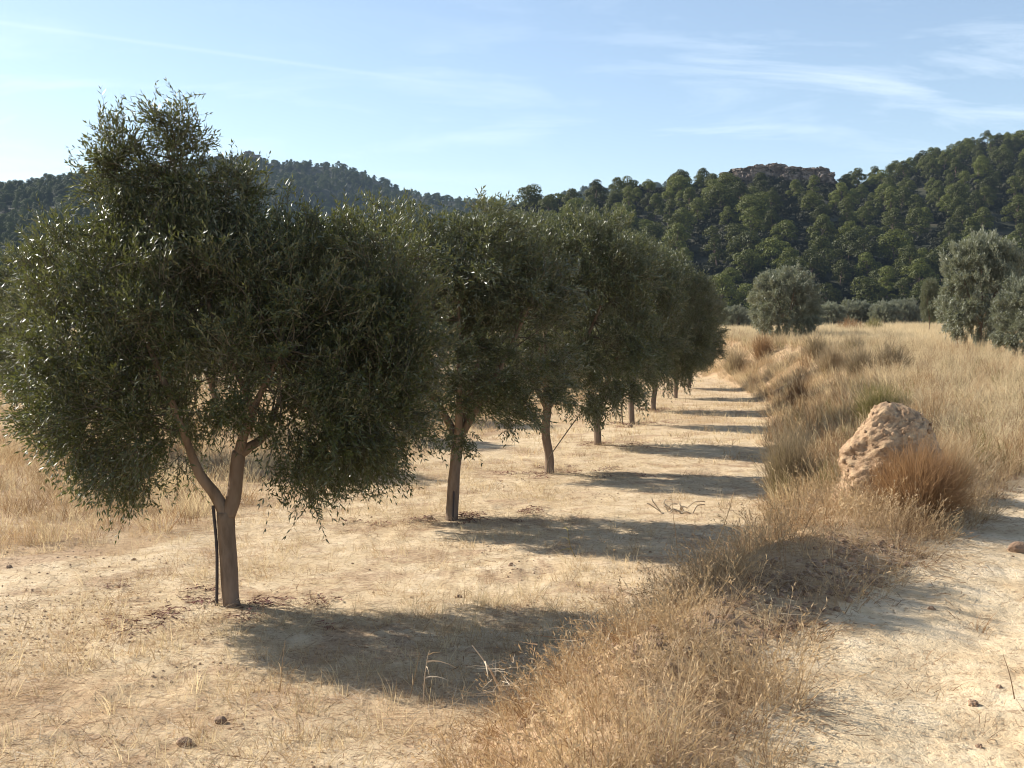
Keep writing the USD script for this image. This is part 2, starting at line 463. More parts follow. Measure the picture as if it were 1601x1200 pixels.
RUST = two_side("rusty_weed", (0.44, 0.315, 0.145), (0.44, 0.315, 0.145), (0.40, 0.28, 0.105), tmix=0.4, rough=0.7, spec=0.2, var=0.4, hue=0.025, objvar=0.25)
GREYWEED = two_side("grey_weed", (0.45, 0.39, 0.225), (0.45, 0.39, 0.225), (0.42, 0.37, 0.18), tmix=0.4, rough=0.7, spec=0.2, var=0.35, hue=0.03, objvar=0.2)
GREENWEED = two_side("green_weed", (0.30, 0.29, 0.11), (0.30, 0.29, 0.11), (0.33, 0.33, 0.09), tmix=0.4, rough=0.6, spec=0.3, var=0.35, hue=0.03, objvar=0.15)
DEADLEAF = two_side("dead_olive_leaf", (0.22, 0.125, 0.06), (0.27, 0.17, 0.09), (0.2, 0.1, 0.04), tmix=0.1, rough=0.7, spec=0.2)
TAN = two_side("tan_bush", (0.54, 0.375, 0.175), (0.54, 0.375, 0.175), (0.50, 0.335, 0.13), tmix=0.45, rough=0.7, spec=0.2, var=0.35, hue=0.02, objvar=0.05)
PALE = two_side("bleached_stalk", (0.66, 0.54, 0.36), (0.66, 0.54, 0.36), (0.5, 0.4, 0.25), tmix=0.2, rough=0.55, spec=0.3, var=0.2, hue=0.01, objvar=0.1)
PINE = two_side("pine_needles", (0.102, 0.138, 0.024), (0.102, 0.138, 0.024), (0.15, 0.195, 0.02), tmix=0.28, rough=0.6, spec=0.25, var=0.4, hue=0.035, objvar=0.5)
FARPINE = two_side("far_pine_needles", (0.058, 0.086, 0.020), (0.058, 0.086, 0.020), (0.085, 0.12, 0.016), tmix=0.2, rough=0.7, spec=0.2, var=0.3, hue=0.025, objvar=0.3)
MAQUIS = two_side("maquis_leaf", (0.040, 0.048, 0.022), (0.040, 0.048, 0.022), (0.05, 0.06, 0.018), tmix=0.2, rough=0.7, spec=0.2, var=0.4, hue=0.05, objvar=0.35)
PINEBARK = rough_mat("pine_bark", (0.09, 0.06, 0.045), (0.15, 0.10, 0.075), (0.2, 0.15, 0.12), scale=2.5, bump=0.5)
CLAY = rough_mat("clay", (0.18, 0.115, 0.075), (0.28, 0.185, 0.12), (0.38, 0.27, 0.18), scale=8, bump=0.9, dist=0.03, objvar=0.12)
CRUMB = rough_mat("soil_crumb", (0.30, 0.20, 0.125), (0.41, 0.29, 0.185), (0.50, 0.37, 0.25), scale=8, bump=0.6, objvar=0.15)
MOUNDCLAY = rough_mat("mound_clay", (0.18, 0.11, 0.062), (0.34, 0.225, 0.135), (0.46, 0.33, 0.20), scale=15, bump=1.0, dist=0.02)
ROCK = rough_mat("outcrop_rock", (0.065, 0.053, 0.044), (0.165, 0.128, 0.102), (0.27, 0.22, 0.18), scale=0.45, bump=1.0, dist=0.7, stretch=(1, 1, 2.2))
HILLSOIL = rough_mat("hill_soil", (0.020, 0.024, 0.011), (0.034, 0.034, 0.018), (0.065, 0.052, 0.034), scale=0.11, bump=0.5, dist=0.8)
PIPE = M(stage, "/World/Looks/dark_stake", {"p": ("principled_bsdf", {"base_color": (0.035, 0.022, 0.018), "roughness": 0.7})}, surface="p.BSDF")

# ------------------------------------------------------------------ ground
ang = np.radians(np.concatenate([np.linspace(-180, -60, 25)[:-1], np.linspace(-60, -34, 27)[:-1], np.linspace(-34, 40, 520)[:-1], np.linspace(40, 60, 21)[:-1], np.linspace(60, 180, 25)]))
rad = np.concatenate([[0.25, 0.6, 1.0, 1.4], np.geomspace(1.8, 40, 400)[:-1], np.geomspace(40, 1500, 130)])
R, A = np.meshgrid(rad, ang, indexing="ij")
GX, GY = R * np.sin(A), R * np.cos(A)
GZ = ground_z(GX, GY)
S_, T_ = (q.reshape(GX.shape) for q in lay(GX, GY))
nr, na = GX.shape


def grassiness(x, y, s, t):
    g = np.full(np.shape(x), -0.16)
    g = np.where((s > 0.0) & (t < -0.1), 0.27, g)                        # verge and bank
    g = np.where((t > -0.05), -0.32, g)                                  # bare track
    g = np.where((s <= 0) & (y > 24), -0.02, g)
    g = np.where((s <= 0) & (x < -4.2 + 0.284 * (y - 8.86)) & (y > 10.6), 0.10, g)             # taller grass at the left
    g = g + 0.22 * np.exp(-(((y - 6.3) / 0.7) ** 2)) * (s < 0)
    return g


GR = grassiness(GX, GY, S_, T_)
i, j = np.meshgrid(np.arange(nr - 1), np.arange(na - 1), indexing="ij")
quads = np.stack([i * na + j, (i + 1) * na + j, (i + 1) * na + j + 1, i * na + j + 1], -1).reshape(-1, 4)[:, ::-1]
qs, qt, qy = (q.ravel()[quads].mean(1) for q in (S_, T_, GY))
zone = np.where(qt > 0, 2, np.where(qs <= 0, 0, np.where((qs > 3.2) & (qy > 13.5), 3, 1)))
V = np.stack([GX, GY, GZ], -1).reshape(-1, 3)
full = trimesh.Trimesh(V, np.vstack([quads[:, [0, 1, 2]], quads[:, [0, 2, 3]]]), process=False)
_, _, VN = meshkit.arrays(full, True)
for k, (nm, lab) in enumerate([("orchard_ground", "pale sandy orchard floor under the row of olive trees, littered with straw"),
                               ("bank", "raised earth bank between the orchard and the sandy track, overgrown with dry weeds"),
                               ("dirt_track", "pale sandy farm track at the right foreground"),
                               ("field", "gently rising field of golden dry grass at the right")]):
    q = quads[zone == k]
    used, inv = np.unique(q.ravel(), return_inverse=True)
    q = inv.reshape(q.shape)
    v = V[used]
    if k == 0:                                       # close the little hole at the camera's feet
        pass
    p = obj(nm, (v, q), SOIL, kind="structure", label=lab)
    mesh = UsdGeom.Mesh(p)
    mesh.CreateNormalsAttr(Vt.Vec3fArray.FromNumpy(VN[used].astype(np.float32)))
    mesh.SetNormalsInterpolation("vertex")
    UsdGeom.PrimvarsAPI(mesh).CreatePrimvar("grassy", Sdf.ValueTypeNames.FloatArray, "vertex").Set(Vt.FloatArray.FromNumpy(GR.ravel()[used].astype(np.float32)))

# ------------------------------------------------------------------ hills


def hill_mesh(cols, base_r, back, power, seed, bump, nth=220, nrr=70):
    """cols: (photo x, photo y of the bare ridge, distance of the ridge); a height field over the land between base and far side"""
    cols = np.array(cols, float)
    px = np.linspace(cols[0, 0], cols[-1, 0], nth)
    py, rr = np.interp(px, cols[:, 0], cols[:, 1]), np.interp(px, cols[:, 0], cols[:, 2])
    br = np.interp(px, [c[0] for c in base_r], [c[1] for c in base_r])
    X = np.zeros((nth, nrr))
    Y, Z = X.copy(), X.copy()
    for a in range(nth):
        top = at(px[a], py[a], 1.0) - EYE
        azx = top[0]
        zt = EYE[2] + top[2] * rr[a]
        u = np.concatenate([np.linspace(0, 1, nrr * 3 // 4), np.linspace(1, 1 + back, nrr - nrr * 3 // 4 + 1)[1:]])
        yy = br[a] + (rr[a] - br[a]) * u
        h = np.where(u <= 1, np.clip(u, 0, 1) ** power, 1 - ((u - 1) / back) ** 1.6 * 0.9)
        Y[a], X[a], Z[a] = yy, azx * yy, -1.0 + (zt + 1.0) * h
        amp = bump * np.sin(np.pi * np.clip(u, 0, 1)) ** 0.7 * np.clip(zt / 40, 0, 1)
        Z[a] += amp * (rnoise(X[a], Y[a], 0.018, seed, 3) - 0.5) * 2
    i, j = np.meshgrid(np.arange(nth - 1), np.arange(nrr - 1), indexing="ij")
    q = np.stack([i * nrr + j, (i + 1) * nrr + j, (i + 1) * nrr + j + 1, i * nrr + j + 1], -1).reshape(-1, 4)
    return (np.stack([X, Y, Z], -1).reshape(-1, 3), q)


NEAR_COLS = [(560, 500, 285), (700, 385, 285), (790, 332, 290), (850, 326, 292), (900, 322, 295), (960, 314, 300), (1000, 306, 305), (1050, 300, 315), (1100, 292, 322), (1135, 286, 325), (1290, 288, 330),
             (1325, 300, 335), (1380, 290, 350), (1450, 256, 370), (1500, 234, 385), (1560, 222, 395), (1640, 212, 400), (1800, 215, 410), (2100, 300, 420), (2400, 430, 420)]
LEFT_COLS = [(-900, 430, 640), (-500, 350, 620), (-200, 310, 600), (0, 300, 590), (60, 290, 590), (130, 278, 590), (230, 274, 600), (320, 300, 600), (420, 350, 590), (520, 430, 580), (600, 490, 580)]
FAR_COLS = [(-300, 420, 1000), (100, 330, 1000), (240, 270, 960), (330, 250, 940), (370, 249, 930), (390, 243, 930), (412, 254, 930), (470, 259, 930), (530, 262, 930), (575, 276, 930), (620, 296, 920), (680, 312, 900), (750, 318, 900),
            (810, 320, 900), (860, 314, 980), (890, 306, 980), (920, 295, 980), (950, 298, 980), (1000, 296, 980), (1040, 292, 980), (1100, 300, 990), (1300, 340, 1000), (1700, 400, 1000)]
hills = []
for nm, cols, base, back, pw, sd, bp, lab in (
        ("near_hill", NEAR_COLS, [(560, 230), (900, 200), (1300, 185), (1700, 190), (2400, 230)], 0.9, 0.92, 31, 7.0, "dark pine covered hillside at the right behind the field"),
        ("left_hill", LEFT_COLS, [(-900, 330), (0, 300), (600, 340)], 0.7, 0.95, 32, 12.0, "wooded hill at the far left behind the orchard"),
        ("far_hill", FAR_COLS, [(-300, 560), (600, 560), (1700, 620)], 0.6, 0.95, 33, 16.0, "distant bluish wooded ridge behind the olive crowns")):
    hm = hill_mesh(cols, base, back, pw, sd, bp)
    obj(nm, hm, HILLSOIL, smooth=True, kind="structure", label=lab)
    hills.append(trimesh.Trimesh(hm[0], np.vstack([hm[1][:, [0, 1, 2]], hm[1][:, [0, 2, 3]]]), process=False))


# ------------------------------------------------------------------ pines
def blob_faces(rng, centre, radii, n, size, up=0.25):
    """n leaf-clump faces spread over a lumpy ball"""
    d = unit(rng.normal(size=(n, 3)))
    d[:, 2] = np.where(d[:, 2] < -0.45, -d[:, 2], d[:, 2])
    r = rng.uniform(0.72, 1.06, n)[:, None]
    c = centre + d * radii * r
    nrm = unit(d + rng.normal(scale=0.45, size=(n, 3)) + [0, 0, up])
    a = unit(np.cross(nrm, unit(rng.normal(size=(n, 3)))))
    b = np.cross(nrm, a)
    s = size * rng.uniform(0.6, 1.25, n)[:, None]
    v = np.stack([c - a * s + b * s * 0.2, c - b * s * 0.8 + nrm * s * 0.2, c + a * s * 0.9 + b * s * 0.3, c + b * s * rng.uniform(0.5, 1.0, n)[:, None]], 1).reshape(-1, 3)
    f = np.array([[0, 1, 2], [0, 2, 3]])[None] + (np.arange(n) * 4)[:, None, None]
    return v, f.reshape(-1, 3)


def pine_parts(seed, height, width, kind):
    rng = np.random.default_rng(seed)
    lobes, limbs = [], []
    trunk_top = height * 0.62
    lean = rng.normal(scale=0.05 * height, size=2)
    path = smooth_path([(0, 0, -0.6), (lean[0] * 0.2, lean[1] * 0.2, height * 0.25), (lean[0] * 0.6, lean[1] * 0.6, height * 0.5), (lean[0], lean[1], height * 0.86)], 5)
    trunk = tube(path, np.linspace(0.024 * height, 0.006 * height, len(path)), 7)
    n = {"round": 9, "broad": 11, "slim": 7, "open": 8}[kind]
    for k in range(n):
        a = k * 2.4 + rng.uniform(-0.5, 0.5)
        h = (k + 0.5) / n
        zc = height * ((0.17 if kind != "open" else 0.42) + (0.71 if kind != "open" else 0.38) * h)
        rad = width * 0.5 * {"round": 0.62 * math.sin(math.pi * min(0.95, 0.25 + 0.72 * h)) , "broad": 0.72 * (1 - 0.55 * h), "slim": 0.45 * (1 - 0.8 * h), "open": 0.72 * (1 - 0.4 * h)}[kind]
        c = np.array([lean[0] * zc / height + rad * math.cos(a), lean[1] * zc / height + rad * math.sin(a), zc])
        rr = width * rng.uniform(0.15, 0.29) * np.array([1, 1, rng.uniform(0.62, 0.85)])
        lobes.append(blob_faces(rng, c, rr, 330, width * 0.025))
        j = int(len(path) * min(0.9, 0.25 + 0.6 * h))
        limbs.append(tube(np.array([path[j], (path[j] + c) / 2 + [0, 0, 0.1], c]), [0.011 * height, 0.008 * height, 0.003 * height], 5))
    top = np.array([lean[0], lean[1], height * (0.90 if kind != "broad" else 0.84)])
    lobes.append(blob_faces(rng, top, width * 0.2 * np.array([1, 1, 0.8]), 240, width * 0.025))
    return trunk, cat_meshes(limbs), cat_meshes(lobes)


pine_kinds = []
for k, (h, w_, kd) in enumerate([(6.3, 6.0, "round"), (5.8, 7.0, "broad"), (7.4, 5.0, "slim"), (5.9, 5.8, "round"), (6.3, 6.2, "open")]):
    tr, lb, cr = pine_parts(100 + k, h, w_, kd)
    t = template(f"pine_kind_{'abcde'[k]}")
    trunk = obj("trunk", tr, PINEBARK, t, smooth=True)
    obj("limbs", lb, PINEBARK, trunk, smooth=True)
    obj("crown", cr, PINE, t)
    pine_kinds.append((t, h, w_, kd))

rng = np.random.default_rng(7)


def on_mesh(hm, pts):
    """drop the points (N,2) on a hill"""
    v = hm.vertices
    return v, pts


from scipy.interpolate import LinearNDInterpolator
hz = [LinearNDInterpolator(h.vertices[:, :2], h.vertices[:, 2]) for h in hills]


def scatter_hill(k, n, mind, rng, umin=0.0):
    """spread points over a hill, at least mind apart"""
    b = hills[k].bounds
    out = np.zeros((0, 3))
    from scipy.spatial import cKDTree
    pts = np.column_stack([rng.uniform(b[0, 0], b[1, 0], n), rng.uniform(b[0, 1], b[1, 1], n)])
    z = hz[k](pts)
    ok = ~np.isnan(z)
    pts, z = pts[ok], z[ok]
    px, py = pix(np.column_stack([pts, z + 4]))
    ok = (px > -160) & (px < 1760)
    pts, z = pts[ok], z[ok]
    keep, tree = [], {}
    for i_, p in enumerate(pts):
        c = (int(p[0] // mind), int(p[1] // mind))
        if any(((p - pts[q]) ** 2).sum() < mind * mind for a in (-1, 0, 1) for b_ in (-1, 0, 1) for q in tree.get((c[0] + a, c[1] + b_), ())):
            continue
        tree.setdefault(c, []).append(i_)
        keep.append(i_)
    return np.column_stack([pts, z])[keep]


near = scatter_hill(0, 9000, 5.4, rng)
nz = rnoise(near[:, 0], near[:, 1], 0.02, 41, 3)
near = near[(nz > 0.30) | (near[:, 2] < 14)]
# not where the bare outcrop stands
opx, opy = pix(near + [0, 0, 2])
near = near[~((opx > 1118) & (opx < 1306) & (near[:, 1] > 296))]
sc_near = rng.uniform(0.45, 1.0, len(near)) ** 0.8 * 1.38 * (1 - 0.22 * (near[:, 2] / 60))
kd_near = rng.choice(5, len(near), p=[0.3, 0.22, 0.14, 0.24, 0.10])
ridge = np.interp(pix(near)[0], [c[0] for c in NEAR_COLS], [c[2] for c in NEAR_COLS])
kd_near = np.where((near[:, 1] > ridge * 0.97) & (rng.random(len(near)) < 0.45), 4, kd_near)
yaw_near = rng.uniform(0, 360, len(near))
# which of them show: behind the ridge is hidden
ppx, ppy = pix(near + np.array([0, 0, 5.0]))
front = (near[:, 1] < ridge * 1.03) & (ppx > -5) & (ppx < 1606) & (ppx > 800)
order = np.argsort(np.where(front, near[:, 1] / sc_near, 1e9))
front_ids = [q for q in order if front[q]][:298]
front_set = set(front_ids)
HP = [("round", "full round-headed"), ("broad", "broad spreading"), ("slim", "narrow pointed"), ("round", "lumpy round-headed"), ("open", "thin flat-topped")]
pine_rows = []
for q in front_ids:
    x, y, z = near[q]
    t, h, w_, kd = pine_kinds[kd_near[q]]
    a, b = pix([x, y, z + 3])
    lvl = (y - 185) / max(60, ridge[q] - 185)
    where = "at the hill's foot" if lvl < 0.22 else "low on the slope" if lvl < 0.45 else "halfway up" if lvl < 0.7 else "high on the slope" if lvl < 0.9 else "on the skyline"
    side = ("above the olive row's end" if a < 1010 else "left of the outcrop" if a < 1120 else "under the outcrop's left end" if a < 1200 else "under the outcrop's right end" if a < 1300
            else "right of the outcrop" if a < 1400 else "above the slim olive" if a < 1480 else "above the large right-hand olive")
    size = "small" if sc_near[q] < 0.82 else "tall" if sc_near[q] > 1.06 else "medium"
    pine_rows.append((a, q, f"{size} {HP[kd_near[q]][1]} pine {where} {side}"))
alike = {}
for a, q, lab in sorted(pine_rows):
    alike.setdefault(lab, []).append(q)
ORD = ["leftmost", "second", "third", "fourth", "fifth", "sixth", "seventh", "eighth", "ninth", "tenth", "eleventh", "twelfth"]
for lab, qs_ in alike.items():
    for n_, q in enumerate(qs_):
        x, y, z = near[q]
        extra = "" if len(qs_) == 1 else ", rightmost one" if n_ == len(qs_) - 1 else ", leftmost one" if n_ == 0 else f", {ORD[min(n_, 11)]} from left"
        copy(pine_kinds[kd_near[q]][0], "pine_tree", lab + extra, "pine tree", (x, y, z - 0.3), yaw_near[q], sc_near[q], group="pines on the near hillside")

# the rest of the wood, and the scrub between the pines
FK = []
for k in range(3):
    tr, lb, cr = pine_parts(200 + k, 6.1, [6.4, 7.2, 5.4][k], ["round", "broad", "slim"][k])
    t = stage.DefinePrim(f"/World/far_woods/kinds/pine_kind_{'abc'[k]}", "Xform") if False else None
    FK.append((tr, cr))


def stuff_scatter(name, label, meshes, mat, pos, idx, yaw, scale, tilt=None):
    root = numbered("/World", name)
    pi_path = root
    UsdGeom.PointInstancer.Define(stage, pi_path)
    protos = []
    for k, m in enumerate(meshes):
        pth = f"{pi_path}/kind_{'abcdefgh'[k]}"
        usdkit.mesh(stage, pth, m, mat[k] if isinstance(mat, (list, tuple)) else mat)
        protos.append(pth)
    return instancer(pi_path, protos, pos, idx, yaw, scale, tilt, label=label)


rest = np.array([q for q in range(len(near)) if q not in front_set])
far_pos, far_sc = [near[rest] - [0, 0, 0.3]], [sc_near[rest]]
stuff_scatter("hillside_woods", "further pines filling the near hillside between and behind the larger ones", [pine_parts(300 + k, 6.1, [6.4, 7.2, 5.4][k], ["round", "broad", "slim"][k])[2] for k in range(3)], PINE,
              far_pos[0], rng.integers(0, 3, len(rest)), rng.uniform(0, 6.28, len(rest)), far_sc[0])
for k, nm, n, md, lab in ((1, "left_woods", 40000, 4.2, "far-off pine wood covering the left hill"), (2, "far_woods", 60000, 4.8, "far-off pine wood covering the distant ridge")):
    p = scatter_hill(k, n, md, rng)
    r0 = np.interp(pix(p)[0], [c[0] for c in (LEFT_COLS, FAR_COLS)[k - 1]], [c[2] for c in (LEFT_COLS, FAR_COLS)[k - 1]])
    p = p[(p[:, 1] < r0 * 1.05)]
    p = p[rnoise(p[:, 0], p[:, 1], 0.012, 43, 3) > 0.27]
    stuff_scatter(nm, lab, [FK[q][1] for q in range(3)], FARPINE, p - [0, 0, 0.4], rng.integers(0, 3, len(p)), rng.uniform(0, 6.28, len(p)), rng.uniform(0.55, 1.05, len(p)))


def bush_mesh(seed, n=260, size=0.16):
    r_ = np.random.default_rng(seed)
    parts = []
    for k in range(6):
        c = np.array([r_.normal(scale=0.55), r_.normal(scale=0.55), r_.uniform(0.25, 0.75)])
        parts.append(blob_faces(r_, c, np.array([0.6, 0.6, 0.45]) * r_.uniform(0.7, 1.1), n // 6, size))
    return cat_meshes(parts)


p = scatter_hill(0, 30000, 2.1, rng)
r0 = np.interp(pix(p)[0], [c[0] for c in NEAR_COLS], [c[2] for c in NEAR_COLS])
p = p[(p[:, 1] < r0 * 1.03)]

stuff_scatter("hillside_scrub", "dark scrub growing between the pines of the near hillside", [bush_mesh(400 + k) for k in range(3)], MAQUIS,
              p - [0, 0, 0.1], rng.integers(0, 3, len(p)), rng.uniform(0, 6.28, len(p)), rng.uniform(0.8, 2.3, len(p)))


# ------------------------------------------------------------------ rock outcrops on the ridges
def boulder(seed, size, flat=1.0):
    r_ = np.random.default_rng(seed)
    m = trimesh.creation.icosphere(4, 1.0)
    v = np.array(m.vertices)
    v = np.sign(v) * np.abs(v) ** 0.6                                   # blocky
    n = meshkit.fbm(v * 1.3 + seed, 4, seed) - 0.5
    crack = np.abs(meshkit.fbm(v * 2.6 + seed * 2.3, 3, seed + 5) - 0.5)     # cracks run through it
    n2 = meshkit.fbm(v * 5.5 + seed, 3, seed + 3) - 0.5
    v *= (1 + 0.5 * n + 0.30 * n2 - 0.28 * np.exp(-((crack / 0.035) ** 2)))[:, None]
    lay_ = np.round((v[:, 2] + 0.2 * n) * 5) / 5                           # beds
    v[:, :2] *= (1 + 0.13 * np.cos(lay_ * 25))[:, None]
    return v * size, np.array(m.faces)


def outcrop(name, label, spots, seed):
    base = spots[0][0]
    t = thing(name, label, "rock outcrop", base)
    for k, (c, s) in enumerate(spots):
        v, f = boulder(seed + k, np.array(s))
        obj("boulder", (v + (c - base), f), ROCK, t, smooth=40)
    return t


spots = []
for (x0, yt, w_, hgt) in [(1142, 274, 30, 30), (1162, 268, 26, 34), (1186, 263, 30, 38), (1212, 262, 30, 38), (1238, 266, 28, 34), (1262, 268, 28, 34), (1284, 266, 24, 36), (1294, 276, 14, 30), (1176, 285, 34, 26), (1225, 288, 36, 24), (1268, 290, 30, 24), (1128, 286, 16, 16)]:
    Y = 324 + rng.uniform(-3, 4)
    c = at(x0, yt - 5 + hgt / 2, Y)
    m_ = Y / FPX
    spots.append((c, (w_ * 0.62 * m_, 2.6 + rng.random() * 1.2, hgt * 0.5 * m_)))
outcrop("rock_outcrop", "broken reddish brown rock outcrop crowning the ridge of the right hill", spots, 500)
r_ = np.random.default_rng(530)
pts = []
for c, sz in spots:
    for k in range(3):
        pts.append(c + np.array([r_.uniform(-0.8, 0.8) * sz[0], r_.uniform(-1.6, -0.4), sz[2] * r_.uniform(-0.9, 0.75)]))
pts = np.array(pts)
stuff_scatter("outcrop_scrub", "dark bushes rooted in the ledges of the rock outcrop", [bush_mesh(403), bush_mesh(404)], MAQUIS, pts, r_.integers(0, 2, len(pts)), r_.uniform(0, 6.28, len(pts)), r_.uniform(0.6, 1.5, len(pts)))
c = at(390, 244, 925)
outcrop("rock_outcrop", "small dark rock knob on the summit of the distant ridge", [(c, (4.5, 4, 3.6)), (c + [5, 0, -1.5], (4, 4, 2.6)), (c + [-5, 0, -2.0], (3.5, 4, 2.4))], 540)


# ------------------------------------------------------------------ olive trees
def olive_parts(seed, crown, n_clump, shoots, nleaf, leaf, limbs, trunk, fork_r, open_w=0.0):
    """crown: list of (centre, radii up, radii down, weight); leaves sit on shoots that grow out of clumps"""
    r_ = np.random.default_rng(seed)
    C, Dn = [], []
    for (c, ru, rd, wgt) in crown:
        n = int(n_clump * wgt)
        d = unit(r_.normal(size=(n, 3)))
        rr = np.where(r_.random(n) < 0.72, r_.uniform(0.80, 1.0, n), r_.uniform(0.35, 0.8, n))
        ra = np.where(d[:, 2:] > 0, np.array(ru)[None], np.array(rd)[None])
        sh = np.abs(d) ** 0.86 * np.sign(d)                                # squarer than a ball
        lump = 0.80 + 0.40 * meshkit.fbm(d * 2.3 + seed * 1.7 + np.array(c), 3, seed)
        p = np.array(c) + sh * ra * (rr * lump)[:, None]
        C.append(p)
        Dn.append(unit(sh / ra))
    C, Dn = np.vstack(C), np.vstack(Dn)
    keep = (C[:, 2] > 0.42) & ((np.hypot(C[:, 0], C[:, 1]) > 0.62) | (C[:, 2] > 1.38)) & ((np.abs(C[:, 0] - 0.05) > open_w) | (C[:, 2] > 1.36))
    C, Dn = C[keep], Dn[keep]
    N = len(C)
    # shoots of a clump
    ci = np.repeat(np.arange(N), shoots)
    n = len(ci)
    clump_dir = unit(Dn * 0.9 + np.array([0, 0, 0.75]) + r_.normal(scale=0.30, size=(N, 3)))
    hang = sstep(-Dn[:, 2], 0.15, 0.75)[:, None]
    clump_dir = unit(clump_dir * (1 - hang) + hang * (Dn * np.array([1, 1, 0.2]) * 0.8 + np.array([0, 0, -0.75]) + r_.normal(scale=0.3, size=(N, 3))))
    D = unit(clump_dir[ci] + r_.normal(scale=0.42, size=(n, 3)))
    L = r_.uniform(0.16, 0.36, n)
    B = C[ci] + r_.normal(scale=0.055, size=(n, 3)) - D * L[:, None] * 0.5
    droop = np.where(D[:, 2] > 0.5, 0.05, 0.22) * r_.uniform(0.5, 1.5, n)
    tv, tf, cl = ribbons(B, D, L, 0.006, droop, r_, seg=3)
    # leaves in pairs, each pair at right angles to the last
    t = (np.arange(nleaf // 2) + 0.6) / (nleaf // 2)
    pos, dr, up = [], [], []
    u = unit(np.cross(D, unit(r_.normal(size=(n, 3)))))
    v_ = np.cross(D, u)
    out = unit(D * np.array([1, 1, 0]) + 1e-6)
    for k, tt in enumerate(t):
        P = B + D * (L * tt)[:, None] + (out * 0.35 - np.array([0, 0, 1.0])) * (droop * tt * tt * L)[:, None]
        T = unit(D + (out * 0.35 - np.array([0, 0, 1.0])) * (droop * 2 * tt)[:, None])
        w_ = u if k % 2 else v_
        for sgn in (-1, 1):
            a = r_.uniform(0.5, 1.15, n)[:, None] * (1.15 - 0.6 * tt)
            ld = T * np.cos(a) + sgn * w_ * np.sin(a) + r_.normal(scale=0.16, size=(n, 3))
            pos.append(P)
            dr.append(unit(ld))
            up.append(unit(T + r_.normal(scale=0.3, size=(n, 3)) + np.array([0, 0, 0.35])))
    pos, dr, up = np.vstack(pos), np.vstack(dr), np.vstack(up)
    keep = r_.random(len(pos)) < 0.93
    pos, dr, up = pos[keep], dr[keep], up[keep]
    lv = leaves(pos, dr, up, leaf * r_.uniform(0.65, 1.2, len(pos)), leaf * 0.25 * r_.uniform(0.75, 1.2, len(pos)))
    # branches from the limb ends to the clumps
    br = []
    nodes_ = np.vstack([l_[len(l_) // 3:] for l_, _ in limbs])
    for k in range(0, N, 6):
        d2 = ((nodes_ - C[k]) ** 2).sum(1)
        wt = np.exp(-((np.sqrt(d2) - 0.5) / 0.22) ** 2) + 1e-9
        e = nodes_[r_.choice(len(nodes_), p=wt / wt.sum())]
        inner = e + (C[k] - e) * 0.80
        if inner[2] < 1.42 or e[2] < 1.35:
            continue
        pth = smooth_path([e, (e + inner) / 2 + r_.normal(scale=0.05, size=3) + [0, 0, 0.03], inner], 4)
        br.append(tube(pth, np.linspace(0.009, 0.003, len(pth)), 5, cap=False))
    branches = cat_meshes(br)
    tw = (tv, tf)
    return dict(trunk=trunk, limbs=limbs, branches=branches, twigs=tw, leaves=lv)


def build_olive(parent, P, leaf=None):
    tp, tr = P["trunk"]
    trunk = obj("trunk", bark_tube(tp, tr, 20, 0.10, 3), BARK, parent, smooth=True)
    for k, (lp, lr) in enumerate(P["limbs"]):
        obj("limb", bark_tube(lp, lr, 12, 0.09, 5 + k), BARK, trunk, smooth=True)
    obj("branches", P["branches"], TWIG, parent, smooth=True, kind="stuff")
    obj("twigs", P["twigs"], TWIG, parent, kind="stuff")
    obj("crown", P["leaves"], leaf or OLIVE_LEAF, parent, kind="stuff")


def root_flare(path, r0, r1, flare=1.35):
    n = len(path)
    t = np.linspace(0, 1, n)
    return (r0 + (r1 - r0) * t) * (1 + (flare - 1) * np.exp(-t * 9))


# the first tree: forked pale trunk, wide crown, tall plumes on top
p1 = on_ground(362, 946)
Y1 = p1[1]
m1 = Y1 / FPX


def rel(px, py, dy=0.0):
    q = at(px, py, Y1 + dy) - p1
    return q


trunk1 = smooth_path([rel(364, 952), rel(361, 930), rel(356, 860), rel(354, 800)], 6)
limbL = smooth_path([rel(354, 806), rel(336, 772), rel(312, 740, -0.05), rel(292, 690, -0.15), rel(262, 610, -0.35), rel(215, 500, -0.4)], 5)
limbR = smooth_path([rel(356, 806), rel(366, 775), rel(371, 735), rel(374, 705)], 5)
limbR1 = smooth_path([rel(373, 712), rel(392, 697, 0.02), rel(414, 680, 0.1), rel(440, 620, 0.3), rel(478, 545, 0.45)], 5)
limbR2 = smooth_path([rel(374, 710), rel(381, 680, -0.05), rel(395, 640, -0.1), rel(350, 540, 0.0), rel(310, 420, 0.0), rel(282, 250, 0.0)], 5)
limbB = smooth_path([rel(395, 640, -0.1), rel(420, 590, -0.25), rel(445, 545, -0.4)], 5)
limbC = smooth_path([rel(350, 540), rel(290, 470, 0.5), rel(240, 380, 0.8)], 5)
u1 = m1 * 200.0                                                   # about 1: scale of this tree
